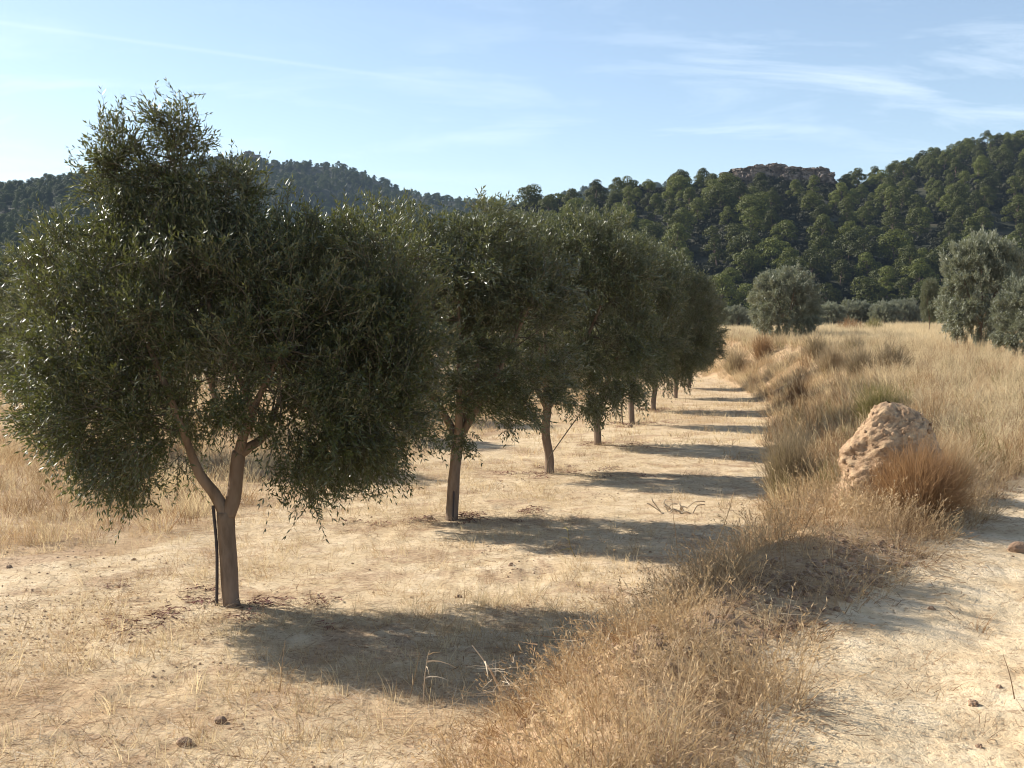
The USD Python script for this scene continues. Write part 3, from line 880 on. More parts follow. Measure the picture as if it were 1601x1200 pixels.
crown1 = [((-0.02, 0.0, 1.80), (1.60, 0.92, 1.22), (1.62, 0.90, 1.02), 0.84),
          ((0.62, 0.1, 2.40), (0.62, 0.6, 0.74), (0.7, 0.6, 0.5), 0.13),
          ((1.18, 0.0, 2.25), (0.52, 0.55, 0.85), (0.5, 0.55, 0.5), 0.11),
          ((-0.95, -0.1, 2.15), (0.62, 0.6, 0.95), (0.6, 0.6, 0.6), 0.10),
          ((-0.42, 0.0, 2.9), (0.50, 0.5, 0.30), (0.6, 0.5, 0.5), 0.05),
          ((-0.40, 0.0, 3.45), (0.20, 0.20, 0.58), (0.26, 0.26, 0.45), 0.045),
          ((-0.84, 0.05, 3.40), (0.19, 0.2, 0.46), (0.24, 0.24, 0.6), 0.042),
          ((0.04, 0.0, 3.20), (0.17, 0.2, 0.32), (0.3, 0.3, 0.4), 0.03)]
crown1 = [(tuple(np.array(c) * u1), tuple(np.array(a) * u1), tuple(np.array(b) * u1), w_) for c, a, b, w_ in crown1]
limbs1 = [(limbL, np.linspace(0.056, 0.016, len(limbL))), (limbR, np.linspace(0.060, 0.052, len(limbR))), (limbR1, np.linspace(0.044, 0.012, len(limbR1))),
          (limbR2, np.linspace(0.042, 0.005, len(limbR2))), (limbB, np.linspace(0.03, 0.012, len(limbB))), (limbC, np.linspace(0.03, 0.012, len(limbC)))]
P1 = olive_parts(11, crown1, 1000, 10, 18, 0.049, limbs1, (trunk1, root_flare(trunk1, 0.066, 0.066, 1.3)), 0.07, open_w=0.36)
t1 = thing("olive_tree", "nearest olive tree at the left with pale forked trunk and tall leafy plume on top", "olive tree", p1, group="olive trees of the orchard row")
build_olive(t1, P1)


def variant(seed, H, Rr, leaf, n_clump, zb=0.75, off=0.0, flat=1.0):
    """an olive of the row, about H metres tall with its crown Rr metres in radius"""
    r_ = np.random.default_rng(seed)
    zf = r_.uniform(0.95, 1.15)
    tp = smooth_path([(0, 0, -0.12), (0.01, 0.01, 0.2), (r_.normal(scale=0.03), r_.normal(scale=0.03), 0.6), (r_.normal(scale=0.05), r_.normal(scale=0.05), zf)], 6)
    limbs = []
    a0 = r_.uniform(0, 6.28)
    for k in range(4):
        a = a0 + k * 1.6 + r_.normal(scale=0.2)
        e = np.array([math.cos(a), math.sin(a) * flat, 0])
        lp = smooth_path([tp[-2], tp[-1] + e * 0.18 + [0, 0, 0.25], tp[-1] + e * Rr * 0.35 + [0, 0, H * 0.25], tp[-1] + e * Rr * 0.55 + [0, 0, H * 0.45]], 5)
        limbs.append((lp, np.linspace(0.05, 0.012, len(lp))))
    zc = zb + (H - zb) * 0.46
    crown = [((off, 0, zc), (Rr, Rr * flat, H - zc - 0.15), (Rr * 0.98, Rr * 0.98 * flat, zc - zb), 0.88)]
    for k in range(5):
        a = a0 + k * 1.3
        crown.append(((math.cos(a) * Rr * 0.45, math.sin(a) * Rr * 0.45 * flat, zc + (H - zc) * r_.uniform(0.35, 0.62)), (Rr * 0.38, Rr * 0.38 * flat, (H - zc) * 0.45), (Rr * 0.4, Rr * 0.4, 0.5), 0.05))
    return olive_parts(seed, crown, n_clump, 9, 16, leaf, limbs, (tp, root_flare(tp, 0.066, 0.06, 1.4)), 0.06)


kinds = []
for k, (sd, H, Rr, lf, nc) in enumerate([(21, 4.0, 1.62, 0.064, 760), (22, 4.0, 1.68, 0.066, 740), (23, 3.9, 1.6, 0.068, 700)]):
    t = template(f"olive_kind_{'abc'[k]}")
    build_olive(t, variant(sd, H, Rr, lf, nc, off=(-0.28, 0, 0)[k], flat=0.58), ROW_LEAF)
    kinds.append(t)
# a compact far one with wider leaves for the distance
t = template("olive_kind_far")
build_olive(t, variant(24, 3.6, 1.6, 0.105, 560, zb=0.42), SILVER_LEAF)
far_olive = t

ROW = [(706, 812, 0, -10, (1.05, 1.05, 0.89), "second olive tree of the row, a dark tube tied along its straight pale trunk"),
       (858, 740, 1, -14, 1.0, "third olive tree of the row with a thin sucker leaning from its trunk"),
       (935, 695, 2, 168, 1.0, "fourth olive tree of the row, its short trunk half hidden by hanging leaves"),
       (988, 663, 0, 158, 0.98, "fifth olive tree of the row with a thin stake beside its trunk"),
       (1022, 641, 1, 170, 0.98, "sixth olive tree of the row, forming the right edge of the dark crowns"),
       (1056, 622, 2, -20, 0.93, "seventh olive tree of the row, only its trunk showing under the sixth crown"),
       (1078, 606, 0, -8, 0.9, "last visible olive tree of the row, trunk tiny beside the bank")]
row_pos = []
for px, py, k, rz, s, lab in ROW:
    q = on_ground(px, py)
    row_pos.append(q)
    copy(kinds[k], "olive_tree", lab, "olive tree", q, rz, s, group="olive trees of the orchard row")
for x, y, k, rz, s, lab in [(-7.15, 18.7, 1, -15, 0.95, "shaded olive of the row behind, grey trunk showing under the nearest tree's left side"),
                            (-6.0, 23.0, 2, -10, 0.95, "olive tree of the row behind, hidden in the shade of the nearest crown"),
                            (-12.2, 26.5, 0, 165, 0.72, "dark olive tree at the far left edge behind the golden grass"),
                            (-5.0, 27.0, 0, -20, 0.95, "olive tree of the row behind, seen only in gaps below the nearest crown")]:
    copy(kinds[k], "olive_tree", lab, "olive tree", (x, y, on(x, y)), rz, s, group="olive trees of the rows behind")
for px, py, Y, k, rz, s, lab in [(1228, 545, 47, far_olive, 0, (0.92, 0.92, 0.90), "round silvery olive tree standing alone at the far end of the bank"),
                                 (1453, 524, 55, kinds[2], 70, (0.46, 0.46, 0.72), "slim young olive on a thin bare trunk left of the large right-hand olive"),
                                 (1532, 538, 35, far_olive, 140, (0.76, 0.76, 1.08), "large dense silver-topped olive in the golden field at the right"),
                                 (1622, 548, 31, far_olive, 210, (0.72, 0.72, 0.68), "olive tree cut off by the right edge of the picture")]:
    x = at(px, py, Y)
    copy(k, "olive_tree", lab, "olive tree", (x[0], Y, on(x[0], Y) - (0.2 if s[0] > 0.5 else 0.0)), rz, s, group="olive trees in the upper field")
for n_, (px, top, Y, s) in enumerate([(1150, 487, 84, 0.75), (1187, 490, 88, 0.7), (1297, 482, 86, 0.85), (1338, 478, 90, 0.85), (1385, 480, 88, 0.8), (1412, 476, 92, 0.9)]):
    q = at(px, top - 9, Y)
    copy(far_olive, "olive_tree", ["low silvery olive beyond the field, first right of the row's last crown", "low silvery olive beyond the field, just left of the round lone olive",
                                   "low silvery olive beyond the field, just right of the round lone olive", "pale bushy olive beyond the field, second right of the lone olive",
                                   "pale bushy olive beyond the field, third right of the lone olive", "pale bushy olive beyond the field, just left of the slim young olive"][n_],
         "olive tree", (q[0], Y, q[2] - 3.55 * s), n_ * 77, (s * 0.98, s * 0.98, s), group="silvery olives beyond the field")

# stakes, the tube and the sucker
b, e = at(338, 938, Y1 - 0.02), at(333, 790, Y1 - 0.02)
obj("stake", tube(smooth_path([b - [0, 0, 0.15], (b + e) / 2 + [0.018, 0, 0], e], 6), np.linspace(0.012, 0.011, 12) if False else 0.0125, 8), PIPE, label="thin dark stake standing left of the nearest olive trunk", cat="stake")
q5 = row_pos[3]
obj("stake", tube(smooth_path([q5 + [-0.20, 0, -0.05], q5 + [-0.23, 0, 0.4], q5 + [-0.27, 0, 0.85]], 4), 0.016, 6), TWIG, label="thin brown stake standing left of the fifth olive trunk", cat="stake")
q2 = row_pos[0]
obj("irrigation_tube", tube(smooth_path([q2 + [0.02, -0.105, 0.0], q2 + [0.03, -0.088, 0.4], q2 + [0.02, -0.085, 0.85], q2 + [0.03, -0.1, 1.05]], 4), 0.011, 6), PIPE, label="thin dark tube running up the second olive trunk", cat="tube")
q3 = row_pos[1]
obj("sucker_branch", tube(smooth_path([q3 + [-0.02, -0.1, 0.03], q3 + [0.0, -0.22, 0.25], q3 + [0.2, -0.2, 0.55], q3 + [0.42, -0.15, 0.85]], 5), 0.008, 6), TWIG, label="thin bent sucker leaning across the third olive trunk", cat="branch")

# ------------------------------------------------------------------ the earth mound, shrubs, clods
def lumpy(seed, sub, radii, amp, freq, blocky=1.0):
    m = trimesh.creation.icosphere(sub, 1.0)
    v = np.array(m.vertices)
    v = np.sign(v) * np.abs(v) ** blocky
    n = meshkit.fbm(v * freq + seed * 3.1, 4, seed) - 0.5
    n2 = meshkit.noise(v * freq * 6 + seed, seed + 9) - 0.5
    return v * (1 + amp * 2 * n + amp * 0.35 * n2)[:, None] * np.array(radii), np.array(m.faces)


mb = on_ground(1392, 792)
mm = mb[1] / FPX
prof = np.array([(800, 1320, 1520), (770, 1326, 1514), (740, 1331, 1504), (712, 1334, 1494), (696, 1339, 1486), (680, 1349, 1476), (665, 1362, 1464), (653, 1374, 1452), (645, 1384, 1438), (640, 1394, 1424), (638, 1402, 1412)], float)
hh = np.linspace(0, 1, 70) ** 0.85
yy = 800 - hh * 162
xl, xr = np.interp(-yy, -prof[:, 0], prof[:, 1]), np.interp(-yy, -prof[:, 0], prof[:, 2])
th = np.linspace(0, 2 * np.pi, 97)[:-1]
cx, rx = (xl + xr) / 2 - 1392, (xr - xl) / 2
ry = np.maximum(rx * 0.8, 0)
v = np.stack([cx[:, None] + rx[:, None] * np.cos(th), ry[:, None] * np.sin(th), np.repeat((792 - yy)[:, None], 96, 1)], -1).reshape(-1, 3) * mm
f = np.array([[i_ * 96 + j_, i_ * 96 + (j_ + 1) % 96, (i_ + 1) * 96 + (j_ + 1) % 96, (i_ + 1) * 96 + j_] for i_ in range(69) for j_ in range(96)])
f = np.vstack([f[:, [0, 1, 2]], f[:, [0, 2, 3]]])
_, _, vn = meshkit.arrays((v, f), True)
v = v + vn * (0.16 * (meshkit.fbm(v * 5.0, 3, 5) - 0.5) + 0.032 * (meshkit.fbm(v * np.array([36, 36, 24.0]), 3, 4) - 0.5) + 0.03 * (meshkit.noise(v * 70, 8) - 0.5))[:, None]
v[:, 1] += 0.28
mt = thing("earth_mound", "upright crumbly brown earth mound beside the rusty bush on the bank", "mound", mb)
obj("mound", (v, f), MOUNDCLAY, mt, smooth=True)
r_ = np.random.default_rng(63)
clod = []
for k in range(140):                                                    # lumps stuck to its skin
    q = v[r_.integers(len(v) * 0.9)]
    s = r_.uniform(0.008, 0.02)
    cv, cf = lumpy(700 + k % 12, 1, (s, s, s * 1.3), 0.25, 1.5)
    clod.append((cv + q, cf))
k_ = r_.integers(0, int(len(v) * 0.95), 420)
d_ = unit(vn[k_] * 0.5 + r_.normal(scale=0.7, size=(420, 3)) + [0, 0, 0.15])
sv, sf, _ = ribbons(v[k_] - d_ * 0.01, d_, r_.uniform(0.03, 0.12, 420), 0.0035, 0.4, r_, 2)
obj("straw", (sv, sf), STRAW, mt, kind="stuff")
obj("crumbs", cat_meshes(clod), MOUNDCLAY, mt, kind="stuff")


def shrub_mesh(seed, n, h, spread, width, droop=0.05, branch=3, seg=3):
    """a dome of many thin stems that fork towards the top"""
    r_ = np.random.default_rng(seed)
    a = r_.uniform(0, 2 * np.pi, n)
    q = np.sqrt(r_.random(n))
    base = np.column_stack([np.cos(a) * q * 0.35 * spread, np.sin(a) * q * 0.35 * spread, np.full(n, -0.02)])
    d = np.column_stack([np.cos(a) * q * spread, np.sin(a) * q * spread, h * np.sqrt(1 - 0.9 * q * q)]) - base + r_.normal(scale=0.07 * h, size=(n, 3))
    L = np.linalg.norm(d, axis=1) * np.where(r_.random(n) < 0.6, r_.uniform(0.85, 1.05, n), r_.uniform(0.5, 0.85, n))
    v0, f0, c0 = ribbons(base, d, L, width, droop, r_, seg)
    parts = [(v0, f0)]
    for b_ in range(branch):
        tt = r_.uniform(0.35, 0.95, n)
        i0 = np.minimum((tt * seg).astype(int), seg - 1)
        fr = (tt * seg - i0)[:, None]
        s0 = c0[np.arange(n), i0] * (1 - fr) + c0[np.arange(n), i0 + 1] * fr
        dd = unit(d) + r_.normal(scale=0.45, size=(n, 3))
        parts.append(ribbons(s0, dd, L * r_.uniform(0.14, 0.34, n), width * 0.75, 0.0, r_, 1)[:2])
    return cat_meshes(parts)


def shrub(px, py, wpx, hpx, mat, label, seed, n=900, width=0.006, core=None):
    q = on_ground(px, py)
    m_ = q[1] / FPX
    t = thing("shrub", label, "shrub", q, group=None)
    w_, h_ = wpx * m_ / 2, hpx * m_ * (1.0 if 70 < seed < 72 else 1.55)
    k = max(width, 0.55 * m_)
    obj("stems", shrub_mesh(seed, n, h_ * 0.9, w_, k), mat, t, kind="stuff")
    if core is not None:
        obj("inner_twigs", shrub_mesh(seed + 1, n // 2, h_ * 0.6, w_ * 0.7, k, 0.02), core, t, kind="stuff")
    return t


shrub(1434, 806, 172, 128, TAN, "dense rusty brown bush of fine stems right in front of the earth mound", 71, 3400, 0.004, TAN)
shrub(1232, 782, 100, 92, GREYWEED, "grey green wiry bush at the foot of the bank by the third long shadow", 72, 900, 0.006, GREENWEED)
shrub(1372, 668, 92, 56, GREENWEED, "fresh green low bush on the bank just above the earth mound", 73, 900, 0.006, GREENWEED)
shrub(1300, 585, 60, 38, GREYWEED, "grey scrub bush on the bank, right of the lone olive's trunk", 74, 500, 0.01, RUST)
shrub(1345, 588, 62, 36, GREYWEED, "grey brown scrub bush on the bank, in the middle of the clump", 75, 500, 0.01, RUST)
shrub(1392, 585, 66, 40, GREYWEED, "brown scrub bush at the right end of the clump on the bank", 76, 500, 0.01, RUST)
shrub(1335, 556, 46, 26, GREYWEED, "small grey green bush at the top edge of the bank clump", 77, 400, 0.012, GREENWEED)
shrub(1278, 560, 50, 30, GREYWEED, "pale grey bush behind the clump, below the lone olive", 78, 400, 0.012, GREYWEED)
shrub(1330, 520, 50, 18, RUST, "low brown bush on the skyline of the field, right of the lone olive", 79, 300, 0.02, RUST)
shrub(1366, 520, 34, 18, GREENWEED, "low green bush on the skyline of the field, by the brown one", 80, 300, 0.02, GREENWEED)
shrub(1192, 566, 44, 34, RUST, "dark brown bush on the eroded bank below the lone olive", 81, 400, 0.015, RUST)
shrub(1148, 585, 50, 36, GREYWEED, "yellowish bush against the eroded bank at the end of the row", 82, 400, 0.015, GOLD)
shrub(1248, 640, 50, 40, RUST, "dark wiry weed at the end of the far shadows on the bank", 83, 350, 0.009, RUST)

shrub(1482, 768, 110, 62, STRAW, "straw coloured weeds crowding the right flank of the earth mound", 87, 700, 0.005, RUST)
shrub(1440, 660, 80, 26, STRAW, "pale dry weeds growing behind the top of the earth mound", 88, 500, 0.006, RUST)

# single clods
for px, py, s, lab in [(672, 812, 0.04, "small brown clod left of the second trunk"), (1592, 862, 0.07, "dark brown clod at the right edge on the sandy track"),
                       (288, 1165, 0.04, "dark clod in the bottom left foreground"), (345, 1130, 0.035, "reddish clod in the foreground straw below the nearest tree"),
                       (985, 668, 0.07, "brown clod at the foot of the fifth olive")]:
    q = on_ground(px, py)
    v, f = lumpy(int(px), 3, (s, s * 0.9, s * 0.7), 0.25, 1.9)
    obj("earth_clod", (v + q + [0, 0, s * 0.3], f), CLAY, smooth=30, label=lab, cat="clod")

# ------------------------------------------------------------------ grass and litter
rng = np.random.default_rng(99)


def tuft(seed, n, h, rad_, width, lean=0.5, droop=0.25, seg=3, heads=0.0):
    r_ = np.random.default_rng(seed)
    a = r_.uniform(0, 2 * np.pi, n)
    q = np.sqrt(r_.random(n)) * rad_
    base = np.column_stack([np.cos(a) * q, np.sin(a) * q, np.full(n, -0.03)])
    a2 = a + r_.normal(scale=0.9, size=n)
    d = np.column_stack([np.cos(a2) * lean * r_.uniform(0.1, 1.2, n), np.sin(a2) * lean * r_.uniform(0.1, 1.2, n), np.ones(n)])
    L = h * r_.uniform(0.45, 1.1, n)
    v, f, c = ribbons(base, d, L, width * r_.uniform(0.7, 1.3, n), droop * r_.uniform(0.1, 1.4, n), r_, seg)
    parts = [(v, f)]
    if heads:
        k = r_.random(n) < heads
        tips, prev = c[k, -1], c[k, -2]
        for s in range(5):
            dd = unit(tips - prev) + r_.normal(scale=0.45, size=(k.sum(), 3))
            bs = tips - (tips - prev) * (s * 0.16)
            parts.append(leaves(bs, dd, unit(r_.normal(size=(k.sum(), 3))), 0.026 * (0.6 + h), 0.006 * (0.6 + h)))
    return cat_meshes(parts)


def litter(seed, n, rad_, length, width):
    """straw lying about"""
    r_ = np.random.default_rng(seed)
    base = np.column_stack([r_.uniform(-rad_, rad_, n), r_.uniform(-rad_, rad_, n), r_.uniform(0.004, 0.03, n)])
    a = r_.uniform(0, 2 * np.pi, n)
    d = np.column_stack([np.cos(a), np.sin(a), r_.normal(scale=0.12, size=n)])
    v, f, _ = ribbons(base, d, length * r_.uniform(0.3, 1.2, n), width * r_.uniform(0.7, 1.4, n), r_.normal(scale=0.05, size=n), r_, 2, side=unit(np.cross(d, [0, 0, 1.0]) + r_.normal(scale=0.35, size=(n, 3))))
    return v, f


def weed(seed, n, h, width):
    """a stiff branching dead weed with seed heads"""
    r_ = np.random.default_rng(seed)
    m = shrub_mesh(seed, n, h, h * 0.55, width, 0.05, 3)
    k = np.random.default_rng(seed + 1)
    tips = np.column_stack([k.normal(scale=h * 0.35, size=n * 3), k.normal(scale=h * 0.35, size=n * 3), h * k.uniform(0.45, 1.0, n * 3)])
    lf = leaves(tips, unit(k.normal(size=(n * 3, 3))), unit(k.normal(size=(n * 3, 3))), h * 0.034, h * 0.016)
    return cat_meshes([m, lf])


def points_in(x0, x1, y0, y1, dens, rng):
    n = int((x1 - x0) * (y1 - y0) * dens)
    return rng.uniform(x0, x1, n), rng.uniform(y0, y1, n)


def visible(x, y, z, m=80):
    px, py = pix(np.column_stack([x, y, z]))
    return (px > -m) & (px < 1601 + m) & (py < 1200 + 260)


def spread(y0, y1, dens, fn, rng, xw=0.56):
    """points over the view's wedge between y0 and y1; fn(x, y, s, t) gives how likely a plant is there"""
    x, y = points_in(-xw * y1 - 1, xw * y1 + 1, y0, y1, dens, rng)
    ok = np.abs(x) < xw * y + 0.6
    x, y = x[ok], y[ok]
    s, t = lay(x, y)
    ok = rng.random(len(x)) < fn(x, y, s, t)
    x, y = x[ok], y[ok]
    return np.column_stack([x, y, ground_z(x, y)])


def cover(name, label, meshes, mats, pts, smin, smax, rng, zs=None, tl=0.12):
    n = len(pts)
    sc = rng.uniform(smin, smax, n)
    if zs is not None:
        sc = np.column_stack([sc, sc, sc * zs])
    return stuff_scatter(name, label, meshes, mats, pts, rng.integers(0, len(meshes), n), rng.uniform(0, 6.28, n), sc, rng.normal(scale=tl, size=(n, 2)))


def orchard_patch(x, y, s, t):
    g = rnoise(x, y, 0.8, 51, 3)
    p = sstep(g, 0.44, 0.62) * 0.75 + 0.08
    p = np.where((x < -4.2 + 0.284 * (y - 8.86)) & (y > 10.6), 0.5, p)
    p = np.where((y > 5.6) & (y < 7.4) & (x < 0.3), np.maximum(p, 0.15 + 0.7 * sstep(g, 0.34, 0.55)), p)
    return p * (s < 0.1)


# short straw of the orchard floor
TW = 1.0
cover("orchard_straw", "short dry straw growing in patches over the orchard floor", [tuft(801, 26, 0.12, 0.09, 0.0035, 0.8, 0.35), tuft(802, 20, 0.16, 0.07, 0.0035, 0.9, 0.4), tuft(803, 34, 0.09, 0.12, 0.0035, 1.0, 0.3)],
      [STRAW, GOLD, STRAW], np.vstack([spread(2.6, 9, 110, orchard_patch, rng), spread(9, 18, 50, orchard_patch, rng)]), 0.7, 1.7, rng)
cover("orchard_straw", "short dry grass covering the farther orchard floor between the tree shadows", [tuft(804, 26, 0.14, 0.2, 0.007, 0.8, 0.35, 2), tuft(805, 26, 0.17, 0.22, 0.008, 0.8, 0.35, 2)],
      [STRAW, GOLD], np.vstack([spread(18, 32, 9, lambda x, y, s, t: (s < 0.1) * (0.35 + 0.5 * sstep(rnoise(x, y, 0.6, 52), 0.4, 0.6)), rng), spread(32, 58, 5, lambda x, y, s, t: (s < 0.1) * 0.75, rng)]), 0.7, 1.5, rng)
cover("straw_litter", "loose straw and twigs lying on the orchard floor and the track", [litter(811, 40, 0.3, 0.16, 0.003), litter(812, 30, 0.3, 0.22, 0.003), litter(813, 34, 0.28, 0.10, 0.004)],
      [PALE, STRAW, RUST], np.vstack([spread(2.6, 9, 24, lambda x, y, s, t: np.where(t > 0.1, 0.025, 0.75), rng), spread(9, 20, 11, lambda x, y, s, t: (s < 0.3) * 0.8, rng)]), 0.7, 1.4, rng, tl=0.03)


def left_tall(x, y, s, t):
    return (s < -1) * sstep(-2.18 + 0.284 * (y - 8.86) - 2.0 - x, 0.0, 1.0) * sstep(y, 10.6, 11.6) * (0.35 + 0.65 * sstep(rnoise(x, y, 0.6, 53), 0.38, 0.55))


cover("tall_grass", "tall golden and rusty grass standing left of the nearest tree", [tuft(821, 34, 0.46, 0.16, 0.005, 0.5, 0.3, 3, 0.4), tuft(822, 30, 0.54, 0.14, 0.005, 0.5, 0.3, 3, 0.5), tuft(823, 30, 0.40, 0.16, 0.006, 0.6, 0.3)],
      [GOLD, STRAW, RUST], np.vstack([spread(9.5, 20, 22, left_tall, rng), spread(20, 40, 9, left_tall, rng)]), 0.6, 1.1, rng)


def verge(x, y, s, t):
    return (s > 0.0) * (t < 0.02) * (y < 15) * (0.50 + 0.5 * sstep(rnoise(x, y, 1.1, 54), 0.36, 0.6)) * (1 - 0.55 * heap_zone(x, y))


def heap_zone(x, y):
    """the strip of bare clods on the verge's track side"""
    return np.exp(-(((x - 0.62 - (y - 5.2) * 0.80) / 0.40) ** 2)) * sstep(y, 4.9, 5.6) * (1 - sstep(y, 7.7, 8.4))


cover("verge_grass", "dense dry grass on the verge between orchard and track", [tuft(831, 30, 0.27, 0.10, 0.0035, 0.7, 0.3, 3, 0.4), tuft(832, 26, 0.34, 0.09, 0.0035, 0.6, 0.3, 3, 0.5), tuft(833, 34, 0.20, 0.12, 0.004, 0.9, 0.4)],
      [STRAW, STRAW, RUST], np.vstack([spread(2.8, 9.5, 60, verge, rng), spread(9.5, 15, 36, verge, rng)]), 0.65, 1.35, rng)
cover("verge_weeds", "brittle rusty weeds with seed heads on the verge", [weed(841, 16, 0.32, 0.003), weed(842, 12, 0.42, 0.003), weed(843, 18, 0.26, 0.003)],
      [RUST, STRAW, GOLD], np.vstack([spread(3.0, 9.5, 22, verge, rng), spread(9.5, 15, 16, verge, rng)]), 0.6, 1.15, rng)


def bank(x, y, s, t):
    return (s > 0.15) * (t < -0.2) * (y > 11) * (s < 6.5) * (0.5 + 0.5 * sstep(rnoise(x, y, 0.5, 55), 0.36, 0.6))


cover("bank_grass", "straw coloured tall grass covering the bank beyond the mound", [tuft(851, 44, 0.42, 0.26, 0.007, 0.55, 0.3, 3, 0.5), tuft(852, 40, 0.5, 0.24, 0.007, 0.5, 0.3, 3, 0.5), tuft(853, 40, 0.36, 0.26, 0.008, 0.6, 0.3)],
      [STRAW, GOLD, GREYWEED], np.vstack([spread(11, 20, 24, bank, rng), spread(20, 36, 14, bank, rng), spread(36, 60, 15, bank, rng)]), 0.6, 1.2, rng)


cover("bank_weeds", "wiry grey green and rusty weeds scattered over the bank", [weed(844, 40, 0.42, 0.006), weed(845, 36, 0.5, 0.006), weed(846, 40, 0.36, 0.006)],
      [GREYWEED, RUST, GREENWEED], np.vstack([spread(11, 20, 5, bank, rng), spread(20, 36, 2.6, bank, rng), spread(36, 60, 2.4, bank, rng)]), 0.6, 1.2, rng)


def field(x, y, s, t):
    return (s > 2.6) * (t < -0.3) * (y > 11) * (0.8 + 0.2 * sstep(rnoise(x, y, 0.4, 56), 0.36, 0.6))


cover("field_grass", "tall golden dry grass filling the field at the right", [tuft(861, 50, 0.50, 0.34, 0.007, 0.7, 0.35, 3, 0.7), tuft(862, 44, 0.62, 0.30, 0.006, 0.5, 0.3, 3, 0.8), tuft(863, 50, 0.34, 0.34, 0.008, 1.0, 0.5, 3, 0.3), weed(847, 50, 0.5, 0.006), weed(848, 44, 0.42, 0.006)],
      [GOLD, GOLD, GOLD, GOLD, STRAW], np.vstack([spread(11, 20, 7, field, rng), spread(20, 40, 5.0, field, rng)]), 0.6, 1.1, rng)
cover("field_grass", "golden dry grass of the field's far part up to the skyline", [tuft(864, 60, 0.5, 0.55, 0.016, 0.45, 0.25, 2, 0.6), tuft(865, 60, 0.55, 0.55, 0.016, 0.4, 0.25, 2, 0.6)],
      [GOLD, GOLD], np.vstack([spread(40, 78, 2.6, field, rng), spread(58, 84, 1.6, lambda x, y, s, t: (s > 0) * (x < 12) * 0.9, rng)]), 0.7, 1.2, rng)


def track_bits(x, y, s, t):
    return (t > 0.05) * (0.05 + 0.55 * sstep(rnoise(x, y, 1.2, 57), 0.54, 0.68) + 0.6 * np.exp(-(((x - 2.4 - (y - 5.2) * 0.5) / 0.4) ** 2)) * (y < 7))


cover("track_grass", "low dry tufts scattered over the sandy track", [tuft(871, 22, 0.10, 0.10, 0.0035, 1.0, 0.4), tuft(872, 18, 0.15, 0.08, 0.0035, 0.9, 0.4)], [STRAW, RUST], spread(2.8, 12, 26, track_bits, rng), 0.6, 1.3, rng)

cover("verge_litter", "brown broken straw and twigs lying thick over the verge", [litter(814, 50, 0.22, 0.12, 0.004), litter(815, 40, 0.22, 0.18, 0.0035), litter(816, 46, 0.2, 0.07, 0.006)],
      [RUST, STRAW, RUST], spread(2.8, 13, 20, lambda x, y, s, t: (s > -0.1) * (t < 0.15) * (0.5 + 0.5 * heap_zone(x, y)), rng), 0.7, 1.3, rng, tl=0.12)

ring = []
for q in [p1] + row_pos[:5]:
    a_, d_ = rng.uniform(0, 6.28, 26), np.abs(rng.normal(scale=0.42, size=26)) + 0.06
    ring.append(np.column_stack([q[0] + np.cos(a_) * d_ * 1.3, q[1] + np.sin(a_) * d_]))
ring = np.vstack(ring)
cover("trunk_litter", "brown fallen leaves and crumbs around the feet of the olive trunks", [litter(817, 40, 0.12, 0.06, 0.012), litter(818, 30, 0.12, 0.1, 0.005)], [DEADLEAF, RUST],
      np.column_stack([ring, ground_z(ring[:, 0], ring[:, 1])]), 0.8, 1.4, rng, tl=0.05)

# crumbled clods on the verge
def clods(x, y, s, t):
    return (s > 0) * (t < -0.05) * 0.85 * np.clip(heap_zone(x, y) * 1.2, 0, 1) + (s > -0.1) * (s < 0.7) * (y < 6.6) * 0.14 + (t > 0) * 0.004 + (s < 0) * 0.006 * sstep(rnoise(x, y, 0.9, 58), 0.5, 0.6)


cm = [lumpy(900 + k, 2, (0.034, 0.03, 0.024), 0.55, 2.2) for k in range(4)]
pts = spread(3.0, 12, 260, clods, rng)
cover("clod_heap", "crumbled grey brown clods heaped along the verge beside the track", cm, CLAY, pts, 0.25, 1.0, rng, tl=0.6)


cover("soil_crumbs", "small crumbs of broken soil strewn over the orchard floor", cm[:3], CRUMB, np.vstack([spread(2.8, 9, 170, lambda x, y, s, t: (s < 0.3) * sstep(rnoise(x, y, 1.0, 60), 0.50, 0.64), rng),
      spread(9, 16, 50, lambda x, y, s, t: (s < 0.3) * sstep(rnoise(x, y, 0.9, 60), 0.50, 0.64), rng)]), 0.10, 0.36, rng, tl=0.8)


# lone stalks that stand out
def stalk(pts_px, Y, r0, mat, label, leafy=0):
    P = np.array([at(a, b, Y + dy) for a, b, dy in pts_px])
    path = smooth_path(P, 6)
    t = thing("dry_stalk", label, "stalk", P[0])
    obj("stem", (lambda v, f: (v - P[0], f))(*tube(path, np.linspace(r0, r0 * 0.35, len(path)), 6)), mat, t, smooth=True)
    if leafy:
        r_ = np.random.default_rng(int(P[0][0] * 1000) % 9999)
        for k in range(leafy):
            q = path[int(len(path) * (0.35 + 0.6 * k / leafy))] - P[0]
            v, f, _ = ribbons(q[None], unit(r_.normal(size=(1, 3)) * [1, 1, 0.3] + [0, 0, 0.7]), 0.16, 0.011, 0.5, r_, 4)
            obj("leaf", (v, f), mat, t)
    return t


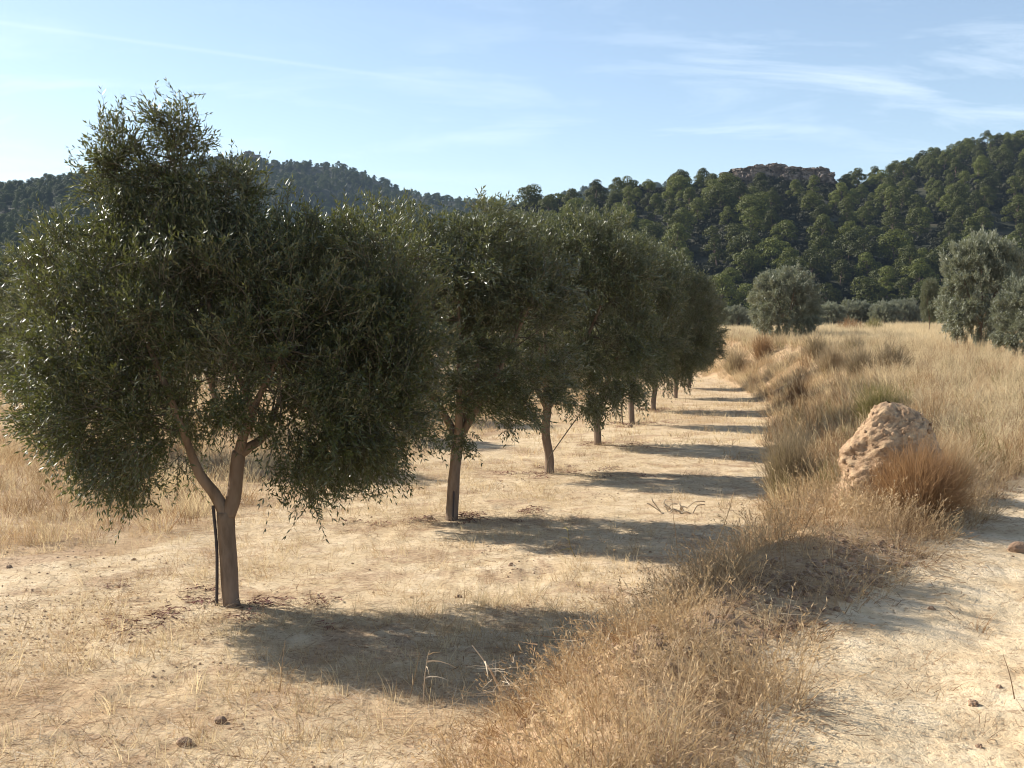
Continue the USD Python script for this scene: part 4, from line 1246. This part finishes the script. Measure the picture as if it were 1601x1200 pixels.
stalk([(1018, 1075, 0), (1052, 1000, 0.02), (1085, 930, 0.05), (1132, 820, 0.1), (1147, 770, 0.1)], 6.4, 0.0055, STRAW, "tallest dry cane leaning right over the middle of the verge", 3)
stalk([(782, 1078, 0), (768, 1050, 0), (755, 1030, 0.02), (738, 1008, 0.05)], 6.2, 0.008, PALE, "thick bleached broken stalk leaning left at the end of the nearest shadow", 2)
stalk([(955, 1100, 0), (1000, 1080, 0), (1060, 1050, 0.05), (1120, 1020, 0.1)], 5.9, 0.004, PALE, "pale bare stick lying slantwise over the verge grass")
stalk([(1601, 770, 0), (1560, 748, 0.1), (1522, 732, 0.2)], 11.3, 0.008, PALE, "long pale cane lying beside the rusty bush at the right edge", 1)
stalk([(880, 985, 0), (872, 960, 0), (850, 935, 0), (842, 930, 0)], 7.6, 0.003, STRAW, "thin dry stem rising beside the clods in front of the second shadow")
stalk([(1060, 890, 0), (1058, 850, 0), (1052, 800, 0), (1050, 770, 0)], 10.4, 0.004, STRAW, "slender upright stem standing before the second long shadow", 1)
stalk([(905, 878, 0), (893, 858, 0), (888, 832, 0), (890, 824, 0)], 10.6, 0.005, GREENWEED, "short yellow green stem in the second long shadow", 3)
stalk([(662, 1100, 0), (664, 1060, 0), (668, 1030, 0), (672, 1016, 0)], 6.5, 0.004, PALE, "pale wild oat stem with hanging husks in the nearest shadow", 4)
stalk([(640, 1094, 0), (648, 1060, 0), (656, 1020, 0)], 6.5, 0.003, STRAW, "thin straw stem left of the wild oat in the nearest shadow", 1)
stalk([(438, 1080, 0), (441, 1040, 0), (446, 1000, 0)], 6.7, 0.003, STRAW, "thin straw stem in front of the nearest tree's shadow", 1)
stalk([(1590, 1115, 0), (1580, 1060, 0), (1568, 1022, 0)], 5.0, 0.003, RUST, "thin dark red stem at the right edge of the track")
# dead bleached weed heap in the third shadow
q = on_ground(1068, 800)
dt = thing("dead_weeds", "tangle of bleached dead stalks lying in the third long shadow", "dead weeds", q)
r_ = np.random.default_rng(5)
for k in range(16):
    a, e = r_.uniform(0, 6.28), r_.uniform(0.1, 1.1)
    d = np.array([math.cos(a) * math.cos(e), 0.5 * math.sin(a) * math.cos(e), math.sin(e)])
    o = np.array([r_.normal(scale=0.13), r_.normal(scale=0.1), 0.0])
    L = r_.uniform(0.12, 0.28)
    obj("stalk", tube(smooth_path([o, o + d * L * 0.6, o + d * L + [0.05, 0, -0.05]], 3), 0.0075, 5), PALE, dt)

# ------------------------------------------------------------------ air
b = np.array([[-1560, -1560, -3.0], [1900, 1700, 190.0]])
hz_box = trimesh.creation.box(bounds=b)
AIR = M(stage, "/World/Looks/air", {"v": ("principled_volume", {"color": (0.60, 0.78, 1.0), "density": 0.00009, "anisotropy": 0.0})}, volume="v.volume")
obj("haze", hz_box, AIR, kind="stuff", label="thin bluish summer haze over the valley")
